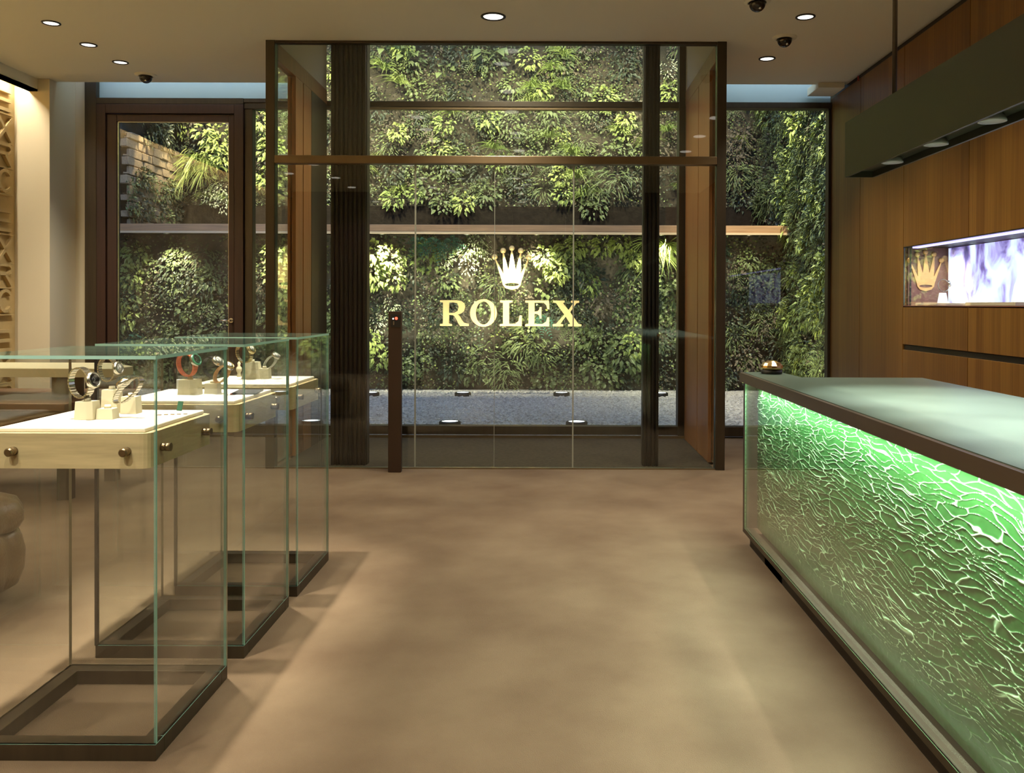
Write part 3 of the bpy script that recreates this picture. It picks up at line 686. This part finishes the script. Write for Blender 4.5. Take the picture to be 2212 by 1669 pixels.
# ================================================================== CEILING FIXTURES
def downlight(x, y, lab, r_=.075, power=150, tgt=None, size=95, group='recessed downlights', blend=.7):
    t = thing('downlight', lab, 'light', (x, y, 3.75), group=group)
    MB().lathe([(r_ * 1.18, 0), (r_ * 1.18, -.006), (r_, -.010), (r_ * .92, .0)], (0, 0, 0), 28, caps=False).build('ring', DARK, t, (0, 0, 0))
    MB().lathe([(0, -.002), (r_ * .93, -.002)], (0, 0, 0), 28, caps=False).build('lens', LENS, t, (0, 0, 0))
    spot('downlight_lamp', (x, y, 3.72), tgt or (x, y, 0), power, size, blend, WARM, .04, t)
for x, y, l in ((-4.10, 7.18, 'round ceiling downlight farthest from the dome camera in the row along the cream wall'), (-4.11, 7.78, 'middle downlight of the three in the row along the cream wall'), (-4.10, 8.34, 'round ceiling downlight next to the dome camera')):
    downlight(x, y, l, .062, P_LEFT)
downlight(-.45, 6.98, 'large bright round downlight in the ceiling in front of the glass vestibule', .085, P_MID * 2.2)
downlight(2.04, 6.96, 'round downlight between two dome cameras over the counter end', .066, P_RIGHT)
downlight(2.03, 8.14, 'small bright downlight near the glass facade beside the wood wall', .066, P_RIGHT)
def off_light(x, y, power, size=95, blend=.7, tgt=None, soft=.04):
    r_ = .07
    MB().lathe([(r_ * 1.18, 0), (r_ * 1.18, -.006), (r_, -.010), (0, -.001)], (x, y, 3.75), 20, caps=False).build('downlight', LENS, ceiling)  # same body for continued lamp rows and for added fill lamps
    spot('downlight_lamp', (x, y, 3.72), tgt or (x, y, 0), power, size, blend, WARM, soft)
for y in (5.78, 4.6, 3.42, 2.24, 1.0): off_light(2.05, y, P_RIGHT)
for y in (5.9, 4.9, 3.6, 2.3): off_light(-.45, y, P_MID * (1.5 if y > 5.5 else .9))
for y in (5.5, 4.0, 2.4): off_light(-4.1, y, P_LEFT * .3)
for y in (6.3, 4.7, 3.1, 1.5, -.1): off_light(-4.6, y, 330, 80, .8, (-5.5, y, 2.7))  # added wall washers out of view, bouncing fill onto the ceiling
for y in (.9, -.6, -1.9):  # added lamps behind the camera, their floor bounce lifts the ceiling
    for x in (-3.9, -2.3, -.6): off_light(x, y, P_BACK_FILL, 110)
for y in (3.02, 3.82, 4.58): off_light(-1.62, y, P_CASE, 32, 1)
for yt in (2.8,): off_light(-1.7, .3, 260, 20, .9, (-1.6, yt, .98))  # added lamp behind the camera to brighten the near tray front
def dome(x, y, lab):
    t = thing('dome_camera', lab, 'camera', (x, y, 3.75))
    MB().lathe([(.105, 0), (.10, -.012), (.07, -.016)], (0, 0, 0), 24, caps=False).build('mount', CEIL, t, (0, 0, 0))
    MB().lathe([(.062 * math.cos(a), -.014 - .062 * math.sin(a) - .01 * (a > 0)) for a in [i * PI / 16 for i in range(9)]], (0, 0, 0), 24).build('dome', mat('smoked_dome', (.02, .015, .012), .1), t, (0, 0, 0))
    MB().lathe([(.016, -.05), (.016, -.085), (0.001, -.088)], (.012, -.03, .012), 12).build('lens', STEEL, t, (0, 0, 0))
dome(-4.07, 8.80, 'black dome security camera on the ceiling over the wooden door')
dome(2.02, 7.50, 'black dome security camera on the ceiling between two downlights')
dome(1.57, 6.60, 'black dome security camera at the top edge of the picture by the lamp rod')

# ================================================================== DISPLAY CASES
def display_case(y0, lab):
    x0, x1 = -1.845, -1.238; y1 = y0 + .615; zt = 1.283; g = .011
    t = thing('display_case', lab, 'display case', ((x0 + x1) / 2, (y0 + y1) / 2, 0), group='glass display cases')
    b = MB(); wd = .06; h = .052
    b.cbox((x0, y0, 0), (x1, y0 + wd, h), .002).cbox((x0, y1 - wd, 0), (x1, y1, h), .002).cbox((x0, y0 + wd, 0), (x0 + wd, y1 - wd, h), .002).cbox((x1 - wd, y0 + wd, 0), (x1, y1 - wd, h), .002)
    b.build('base_frame', BRONZE, t)
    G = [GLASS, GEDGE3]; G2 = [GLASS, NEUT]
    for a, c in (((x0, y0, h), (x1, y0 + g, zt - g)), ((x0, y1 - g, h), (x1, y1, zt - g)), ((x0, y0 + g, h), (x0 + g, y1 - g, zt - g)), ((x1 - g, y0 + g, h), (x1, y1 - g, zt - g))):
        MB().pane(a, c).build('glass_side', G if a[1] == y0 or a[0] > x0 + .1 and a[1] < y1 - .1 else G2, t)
    MB().pane((x0, y0, zt - g), (x1, y1, zt)).build('glass_top', [GLASS, GEDGE2], t)
    MB().box((x0 - .002, y0 - .002, h), (x0 + .010, y0 + .012, zt - g)).build('edge_shade_strip', DARK, t)  # dark strip added where the glass edge only looks dark from this side
    # tray with rounded corners
    a, c, d, e = x0 + .042, x1 - .042, y0 + .045, y1 - .045; r_ = .03
    pts = []
    for cx, cy_, a0 in ((c - r_, e - r_, 0), (a + r_, e - r_, PI / 2), (a + r_, d + r_, PI), (c - r_, d + r_, 1.5 * PI)):
        pts += [(cx + r_ * math.cos(a0 + k * PI / 8), cy_ + r_ * math.sin(a0 + k * PI / 8)) for k in range(5)]
    MB().prism(pts, .918, 1.031).build('tray', OAK, t)
    MB().cbox((a + .022, d + .022, 1.031), (c - .022, e - .022, 1.046), .004).build('pad', PAD, t)
    for kx, ky, ax in ((a + .09, y0 + g, 'Y'), (c - .07, y0 + g, 'Y'), (a + .09, e - .002, 'Y'), (c - .07, e - .002, 'Y'), (c - .002, d + .09, 'X'), (c - .002, e - .09, 'X'), (x0 + g, d + .09, 'X'), (x0 + g, e - .09, 'X')):
        MB().lathe([(.010, 0), (.014, .004), (.014, .012), (.012, .014), (.014, .017), (.014, .034)], (kx, ky, .974), 16, axis=ax).build('standoff', KNOB, t)
    return t
display_case(2.742, 'glass display case on a dark frame, nearest the camera, holding a small green card')
display_case(3.54, 'middle glass display case with a leather-strap watch and a dark booklet')
display_case(4.292, 'glass display case closest to the glass vestibule, two watches on tall cream blocks')

# watches
def watch(loc, rot, lab, scale, band, dialm, strap=False, rx=.026, rz=.033):
    t = thing('watch', lab, 'watch', loc, rot, 'wristwatches on display')
    t.scale = (scale, scale, scale)
    b = MB(); n = 30; dx = rx - .029
    for k in range(n):
        a0 = 2 * PI * k / n + .02; a1 = 2 * PI * (k + 1) / n - (.0 if strap else .035)
        hw = .0085 + .002 * max(0, math.cos((a0 + a1) / 2)) 
        vs = []
        for a in (a0, a1):
            for rr, yy_ in ((0, -hw), (0, hw), (.0035, hw), (.0035, -hw)):
                vs.append(((rx + rr) * math.cos(a), yy_, (rz + rr) * math.sin(a)))
        b.add(vs, [(0, 1, 5, 4), (1, 2, 6, 5), (2, 3, 7, 6), (3, 0, 4, 7), (0, 3, 2, 1), (4, 5, 6, 7)])
    b.build('bracelet', band, t, (0, 0, 0))
    MB().lathe([(.017, 0), (.0195, .002), (.0195, .008), (.018, .010)], (.030 + dx, 0, 0), 28, axis='X').cyl((.0345 + dx, .019, 0), .0028, .005, 10, axis='Y').build('watch_case', STEEL if strap else band, t, (0, 0, 0))
    MB().lathe([(.0185, 0), (.0185, .002), (.0145, .003), (.0145, .001)], (.040 + dx, 0, 0), 28, axis='X', caps=False).build('bezel', dialm[1], t, (0, 0, 0))
    MB().lathe([(.0148, 0), (.0001, .0002)], (.0415 + dx, 0, 0), 24, axis='X').build('dial', dialm[0], t, (0, 0, 0))
    for an in (.6, 2.2):
        MB().box((.0418 + dx, -.0008, 0), (.0424 + dx, .0008, .010)).build('hand', STEEL, t, (0, 0, 0)).rotation_euler = (an, 0, 0)
    return t
BLK = mat('black_dial', (.01, .01, .012), .2); SIL = mat('silver_dial', (.75, .73, .68), .3)
CORAL = mat('coral_strap', (.75, .20, .10), .5); TAN = mat('tan_strap', (.70, .38, .16), .5); BLKST = mat('black_strap', (.02, .018, .018), .5)
GRND = mat('green_bezel', (.05, .25, .14), .3)
def block(x, y, wd, dp, h, lab, taper=.9, z=1.0468):
    t = thing('watch_stand', lab, 'stand', (x, y, z), group='cream watch stands')
    a, c = wd / 2, dp / 2; k = taper
    b = MB().add([(-a, -c, 0), (a, -c, 0), (a, c, 0), (-a, c, 0), (-a * k, -c * k, h), (a * k, -c * k, h), (a * k, c * k, h), (-a * k, c * k, h)], [(0, 3, 2, 1), (4, 5, 6, 7), (0, 1, 5, 4), (1, 2, 6, 5), (2, 3, 7, 6), (3, 0, 4, 7)])
    b.build('block', STAND, t, (0, 0, 0))
    MB().lathe([(.012, 0), (.010, .012)], (0, 0, h), 14).build('clip', STAND, t, (0, 0, 0))
# case 1
block(-1.60, 3.02, .066, .055, .062, 'wide cream block under the front steel watch in the near case')
watch((-1.622, 3.02, 1.172), (0, R(-12), R(-14)), 'steel watch standing upright on the wide front block of the near case', 1.5, STEEL, (BLK, STEEL))
block(-1.605, 3.2, .06, .05, .085, 'tall cream block at the back of the near case')
watch((-1.62, 3.2, 1.205), (0, R(-8), R(-10)), 'slim steel watch raised behind on the tall block of the near case', 1.25, STEEL, (SIL, STEEL))
block(-1.535, 3.03, .058, .05, .036, 'low cream block under the tilted bracelet in the near case')
block(-1.525, 3.18, .058, .05, .062, 'cream block behind the tilted bracelet in the near case')
watch((-1.478, 3.06, 1.142), (0, R(-130), R(-14)), 'steel and gold watch lying tilted across two blocks in the near case', 1.25, STEEL, (SIL, GOLD), rx=.018, rz=.052)
t = thing('price_card', 'small dark green card leaning on its foot in the near case', 'card', (-1.384, 3.26, 1.046), (R(-14), 0, R(-25)))
MB().cbox((-.013, -.001, 0), (.013, .001, .036), .0004).build('card', mat('green_card', (.02, .09, .05), .5), t, (0, 0, 0))
MB().box((-.006, .0, 0), (.006, .022, .002)).build('foot', DARK, t, (0, 0, 0))
# gold lettering strip on the pad: small raised marks
t = thing('brass_lettering', 'row of tiny brass characters lying on the pad corner of the near case', 'lettering', (-1.36, 3.13, 1.046))
for i in range(5): MB().box((-.045 + i * .02, -.005 + i * .008, 0), (-.032 + i * .02, .001 + i * .008, .003)).build('character', KNOB, t, (0, 0, 0))
# case 2
block(-1.585, 3.85, .09, .055, .066, 'widest cream block in the middle case')
watch((-1.60, 3.85, 1.178), (0, R(-25), R(-16)), 'watch with coral strap standing tall in the middle case', 1.5, CORAL, (BLK, GRND), True)
watch((-1.512, 3.905, 1.163), (0, R(-38), R(-20)), 'black-strapped steel watch beside the coral one in the middle case', 1.4, BLKST, (SIL, STEEL), True)
block(-1.50, 3.89, .06, .05, .046, 'small cream block at the edge of the group in the middle case')
watch((-1.445, 3.85, 1.137), (0, R(-45), R(-20)), 'watch with tan leather strap leaning on the small block of the middle case', 1.25, TAN, (SIL, GOLD), True, .036, .02)
t = thing('booklet', 'dark open booklet with red edge lying in the middle case', 'booklet', (-1.36, 3.93, 1.0468), (0, 0, R(8)))
MB().cbox((-.055, -.09, 0), (.055, .09, .006), .001).build('cover', mat('charcoal_cover', (.03, .03, .035), .5), t, (0, 0, 0))
MB().box((-.0555, -.0905, .0015), (-.045, .0905, .0045)).build('red_edge', mat('red_edge', (.45, .05, .03), .5), t, (0, 0, 0))
t = thing('red_box', 'small red and white stick standing at the back of the middle case', 'box', (-1.735, 4.09, 1.046))
MB().cbox((-.010, -.01, 0), (.004, .01, .045), .001).build('white_side', WHITE, t, (0, 0, 0))
MB().cbox((.004, -.01, 0), (.014, .01, .04), .001).build('red_side', mat('red_paint', (.5, .05, .03), .5), t, (0, 0, 0))
# case 3
block(-1.585, 4.66, .10, .06, .09, 'tall tapered cream block in the case closest to the vestibule', .7)
watch((-1.615, 4.62, 1.183), (0, R(-30), R(-14)), 'gold watch ring standing on the tall tapered block', 1.45, mat('pale_gold', (.85, .72, .45), .25, metal=1), (SIL, GOLD))
block(-1.52, 4.66, .06, .05, .055, 'short cream block in the case closest to the vestibule')
watch((-1.49, 4.66, 1.135), (0, R(-45), R(-15)), 'slender watch leaning on the short block near the vestibule', 1.25, WHITE, (SIL, STEEL), True, .034, .016)
t = thing('figurine', 'tiny pale figurine at the back corner of the case closest to the vestibule', 'figurine', (-1.70, 4.78, 1.046))
MB().lathe([(.012, 0), (.008, .02), (.015, .035), (.014, .05), (.006, .06), (.009, .075), (.001, .085)], (0, 0, 0), 14).build('body', STAND, t, (0, 0, 0))

# ================================================================== COUNTER
cn = thing('sales_counter', 'long sales counter with glowing green rippled glass front and dark top', 'counter', (1.65, 2.5, 0))
CY0, CY1 = -.6, 5.28
MB().cbox((1.215, CY0, 0), (2.05, 4.86, .075), .003).cbox((1.215, 4.5, 0), (1.36, 5.22, .075), .003).build('plinth', DARK, cn)
MB().box((1.30, CY0, .075), (2.08, 4.88, .985)).box((1.30, 4.8, .075), (1.40, 5.262, .985)).build('body', DARK, cn)
# L-shaped top
b = MB().prism([(1.165, CY0), (2.12, CY0), (2.12, 4.92), (1.44, 4.92), (1.42, 5.30), (1.165, 5.30)], .985, 1.040); b.build('top_rim', RIM, cn)
MB().prism([(1.185, CY0), (2.11, CY0), (2.11, 4.91), (1.43, 4.91), (1.41, 5.29), (1.185, 5.29)], 1.0395, 1.043).build('leather_inlay', GREEN, cn)
MB().cbox((1.185, CY0, .075), (1.24, CY1, .105), .002).build('bottom_rail', BRONZE, cn)
MB().cbox((1.185, CY1 - .045, .105), (1.30, CY1, .985), .002).build('end_post', BRONZE, cn)
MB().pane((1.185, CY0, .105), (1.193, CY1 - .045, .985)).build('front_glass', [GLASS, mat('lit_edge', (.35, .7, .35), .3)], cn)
# rippled panel: real relief
def ripple():
    import numpy as np
    y = np.concatenate([np.linspace(CY0, 1.9, 160)[:-1], np.linspace(1.9, CY1 - .05, 1250)]); z = np.linspace(.107, .968, 420)
    Yg, Zg = np.meshgrid(y, z)
    rs = np.random.RandomState(3)
    def vn(a, b_, s_):
        ia = np.floor(a).astype(int); ib = np.floor(b_).astype(int); fa = a - ia; fb = b_ - ib
        fa = fa * fa * (3 - 2 * fa); fb = fb * fb * (3 - 2 * fb)
        tb = np.random.RandomState(s_).rand(256, 256)
        g = lambda i, j: tb[i % 256, j % 256]
        return (g(ia, ib) * (1 - fa) + g(ia + 1, ib) * fa) * (1 - fb) + (g(ia, ib + 1) * (1 - fa) + g(ia + 1, ib + 1) * fa) * fb
    # warped cell pattern, stretched along the counter
    A = Yg * 5.8 + 1.0 * vn(Yg * 5, Zg * 14, 1) + .35 * vn(Yg * 14, Zg * 40, 2)
    B = Zg * 48 + 2.4 * vn(Yg * 4, Zg * 8, 4) + 1.1 * vn(Yg * 11, Zg * 22, 5) + .2 * vn(Yg * 24, Zg * 50, 6) + Yg * .4
    ia = np.floor(A).astype(int); ib = np.floor(B).astype(int)
    jx = np.random.RandomState(9).rand(256, 256); jy = np.random.RandomState(10).rand(256, 256)
    f1 = np.full(A.shape, 9.0); f2 = np.full(A.shape, 9.0)
    for di in (-1, 0, 1):
        for dj in (-1, 0, 1):
            px = ia + di + jx[(ia + di) % 256, (ib + dj) % 256]; py = ib + dj + jy[(ia + di) % 256, (ib + dj) % 256]
            dd = np.hypot(A - px, B - py)
            f2 = np.where(dd < f1, f1, np.minimum(f2, dd)); f1 = np.minimum(f1, dd)
    e = f2 - f1
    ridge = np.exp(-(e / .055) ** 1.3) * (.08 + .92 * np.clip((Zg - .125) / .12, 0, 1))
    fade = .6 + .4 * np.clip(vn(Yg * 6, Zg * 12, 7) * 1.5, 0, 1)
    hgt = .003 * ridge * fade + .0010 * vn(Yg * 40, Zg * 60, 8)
    X = 1.262 - hgt
    ny, nz = len(y), len(z)
    vs = np.stack([X, Yg, Zg], -1).reshape(-1, 3)
    idx = np.arange(ny * nz).reshape(nz, ny)
    fs = np.stack([idx[:-1, :-1], idx[1:, :-1], idx[1:, 1:], idx[:-1, 1:]], -1).reshape(-1, 4)
    off = world(cn); vs = vs - np.array(off)
    me = bpy.data.meshes.new('rippled_panel'); 
    me.vertices.add(len(vs)); me.vertices.foreach_set('co', vs.astype(np.float32).ravel())
    me.loops.add(fs.size); me.loops.foreach_set('vertex_index', fs.astype(np.int32).ravel())
    me.polygons.add(len(fs)); me.polygons.foreach_set('loop_start', np.arange(0, fs.size, 4, dtype=np.int32))
    me.update(calc_edges=True)
    at = me.attributes.new('lit_ridge', 'FLOAT', 'POINT'); at.data.foreach_set('value', (ridge * fade).reshape(-1).astype(np.float32))
    me.polygons.foreach_set('use_smooth', np.ones(len(fs), dtype=bool))
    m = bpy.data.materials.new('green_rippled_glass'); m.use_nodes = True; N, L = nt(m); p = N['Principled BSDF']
    an = N.new('ShaderNodeAttribute'); an.attribute_name = 'lit_ridge'
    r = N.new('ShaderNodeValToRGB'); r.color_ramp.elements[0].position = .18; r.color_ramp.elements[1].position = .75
    r.color_ramp.elements[0].color = (.020, .095, .018, 1); r.color_ramp.elements[1].color = (.52, .82, .46, 1)  # pale ridge colour paints in the light caught on the crests
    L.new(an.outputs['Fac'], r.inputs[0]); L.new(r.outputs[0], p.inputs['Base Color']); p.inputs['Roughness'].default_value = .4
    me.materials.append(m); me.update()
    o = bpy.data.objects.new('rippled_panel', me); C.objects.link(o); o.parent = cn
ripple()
MB().box((1.20, CY0, .972), (1.222, CY1 - .06, .980)).build('led_strip', LED, cn)
area('lower_led_lamp', (1.211, 2.32, .109), (PI, 0, 0), .02, 5.7, 1.2, (.70, 1, .72), 150, cn)
area('led_lamp', (1.211, 2.32, .968), (0, 0, 0), .02, 5.7, 90, (.84, 1, .89), 150, cn)

# bowl / paperweight
t = thing('paperweight', 'faceted gold domed ornament on a black base at the counter end', 'ornament', (1.325, 5.16, 1.043))
MB().lathe([(.058, 0), (.062, .006), (.060, .022), (.05, .026)], (0, 0, 0), 28).build('base', DARK, t, (0, 0, 0))
MB().lathe([(.056, .026), (.066, .038), (.064, .050), (.050, .066), (.028, .077), (.0005, .081)], (0, 0, 0), 14, smooth=False).build('faceted_dome', GOLD, t, (0, 0, 0))

# pendant lamp
pl = thing('pendant_lamp', 'long black box pendant lamp hanging over the counter on a rod', 'lamp', (1.575, 2.0, 2.098))
px0, px1, pz0, pz1, pe = 1.50, 1.65, 2.098, 2.375, 4.42
b = MB().box((px0, -.4, pz0), (px0 + .012, pe, pz1)).box((px1 - .012, -.4, pz0), (px1, pe, pz1)).box((px0 + .012, pe - .012, pz0), (px1 - .012, pe, pz1)).box((px0 + .012, -.4, pz0), (px1 - .012, -.388, pz1)).box((px0 + .012, -.388, pz1 - .012), (px1 - .012, pe - .012, pz1)).box((px0 + .012, -.388, pz0 + .03), (px1 - .012, pe - .012, pz0 + .045))
b.build('housing', BLACKL, pl)
for y in (3.98, .9): MB().cyl((1.575, y, pz1), .011, 3.75 - pz1, 14).build('rod', BRONZE, pl)
for y in (4.0, 3.55, 3.10, 2.65, 2.2, 1.75, 1.3):
    MB().lathe([(.044, -.022), (.048, -.022), (.048, -.016), (.038, .004), (.02, .012), (.0005, .013)], (1.575, y, pz0 + .028), 24, caps=False).build('reflector', PLENS, pl)
    MB().lathe([(0.0005, -.012), (.014, -.009), (.016, .004)], (1.575, y, pz0 + .03), 14, caps=False).build('bulb', emit('bulb', (1, .97, .9), 3), pl)
    spot('pendant_bulb', (1.575, y, pz0 + .005), (1.68, y - .1, 1.04), P_PEND, 66, .8, (1, 1, .93), .02, pl)

# niche objects
t = thing('display_plinth', 'low pale slab under the small white watch stand in the wall niche', 'plinth', (3.25, 7.18, 1.45))
MB().cbox((-.14, -.20, 0), (.13, .20, .022), .003).build('slab', STAND, t, (0, 0, 0))
t = thing('watch_stand', 'white tapered watch stand inside the wall niche', 'stand', (3.26, 7.2, 1.472), group='cream watch stands')
MB().lathe([(.046, 0), (.030, .085)], (0, 0, 0), 4, smooth=False).build('block', WHITE, t, (0, 0, 0))
watch((3.265, 7.2, 1.618), (0, R(-15), R(-30)), 'white-banded watch on the white stand inside the wall niche', 1.45, STEEL, (BLK, STEEL))
t = thing('display_plinth', 'second pale slab further along the wall niche, below bright shapes', 'plinth', (3.25, 6.15, 1.45))
MB().cbox((-.14, -.35, 0), (.13, .35, .026), .003).build('slab', STAND, t, (0, 0, 0))
spot('niche_lamp', (3.18, 7.0, 1.93), (3.26, 7.3, 1.5), 14, 100, .6, (.9, .92, 1), .02)

# ================================================================== OTHER FURNITURE
# reader post
t = thing('security_post', 'slim dark brown post with a red light in front of the glass vestibule', 'post', (-1.32, 7.50, 0))
MB().cbox((-.056, -.03, 0), (.056, .03, 1.385), .004).build('body', mat('brown_post', (.045, .022, .012), .45, var=.2, scale=3), t, (0, 0, 0))
MB().cbox((-.035, -.034, 1.25), (.048, -.028, 1.36), .002).build('reader', DARK, t, (0, 0, 0))
MB().lathe([(.012, 0), (.009, .004), (.0005, .006)], (.014, -.0345, 1.325), 14, axis='Y').build('red_light', REDLED, t, (0, 0, 0)).scale = (1, 1, 1)
MB().lathe([(.006, -.004), (.005, 0)], (-.012, -.0345, 1.322), 10, axis='Y').build('white_light', emit('white_led', (1, .9, .8), 4), t, (0, 0, 0))
MB().cbox((-.012, -.038, 1.268), (-.002, -.033, 1.30), .001).build('button', STEEL, t, (0, 0, 0))
# pouf
t = thing('ottoman', 'round tufted tan leather ottoman cut off beside the near glass case', 'seat', (-2.90, 4.14, 0))
def pleat(a, z): return 1 + .07 * abs(math.sin(a * 5)) ** .6 - .05
MB().lathe([(.22, 0), (.24, .04)], (0, 0, 0), 28).build('base', DARK, t, (0, 0, 0))
MB().lathe([(.25, .04), (.32, .08), (.345, .15), (.35, .24), (.335, .31), (.31, .345)], (0, 0, 0), 60, rad=pleat).build('skirt', LEATHER, t, (0, 0, 0))
MB().lathe([(.30, .34), (.325, .355), (.345, .39), (.345, .43), (.32, .475), (.26, .50), (.15, .505), (.001, .495)], (0, 0, 0), 60, rad=lambda a, z: 1 + .10 * abs(math.sin(a * 5 + .3)) ** .6 - .07).build('cushion', LEATHER, t, (0, 0, 0))
for k in range(10):
    a = k * PI / 5 + .06
    MB().lathe([(.012, 0), (.010, .006), (.0005, .009)], (.30 * math.cos(a), .30 * math.sin(a), .475), 10).build('button', LEATHER, t, (0, 0, 0))
# desk
t = thing('desk', 'two-level desk behind the cases, brown top and cream upper shelf on a drum', 'desk', (-4.0, 6.6, 0))
MB().cbox((-5.0, 6.15, .68), (-3.42, 7.25, .735), .004).build('desk_top', DESKW, t)
MB().cbox((-4.9, 6.25, .56), (-3.5, 7.2, .68), .003).build('apron', DESKW, t)
b = MB().prism([(-4.16, 6.35), (-3.16, 6.35), (-3.16, 6.62), (-3.52, 7.0), (-4.6, 7.0), (-4.6, 6.6)], .905, .968); b.build('upper_shelf', CREAMTOP, t)
MB().lathe([(.11, .735), (.11, .905)], (-3.70, 6.70, 0), 28).build('drum', mat('drum_wood', (.40, .27, .14), .5), t)
for x, y in ((-3.56, 6.42), (-3.56, 7.1), (-4.86, 6.42), (-4.86, 7.1)): MB().cbox((x - .045, y - .045, 0), (x + .045, y + .045, .56), .003).build('leg', BRONZE, t)
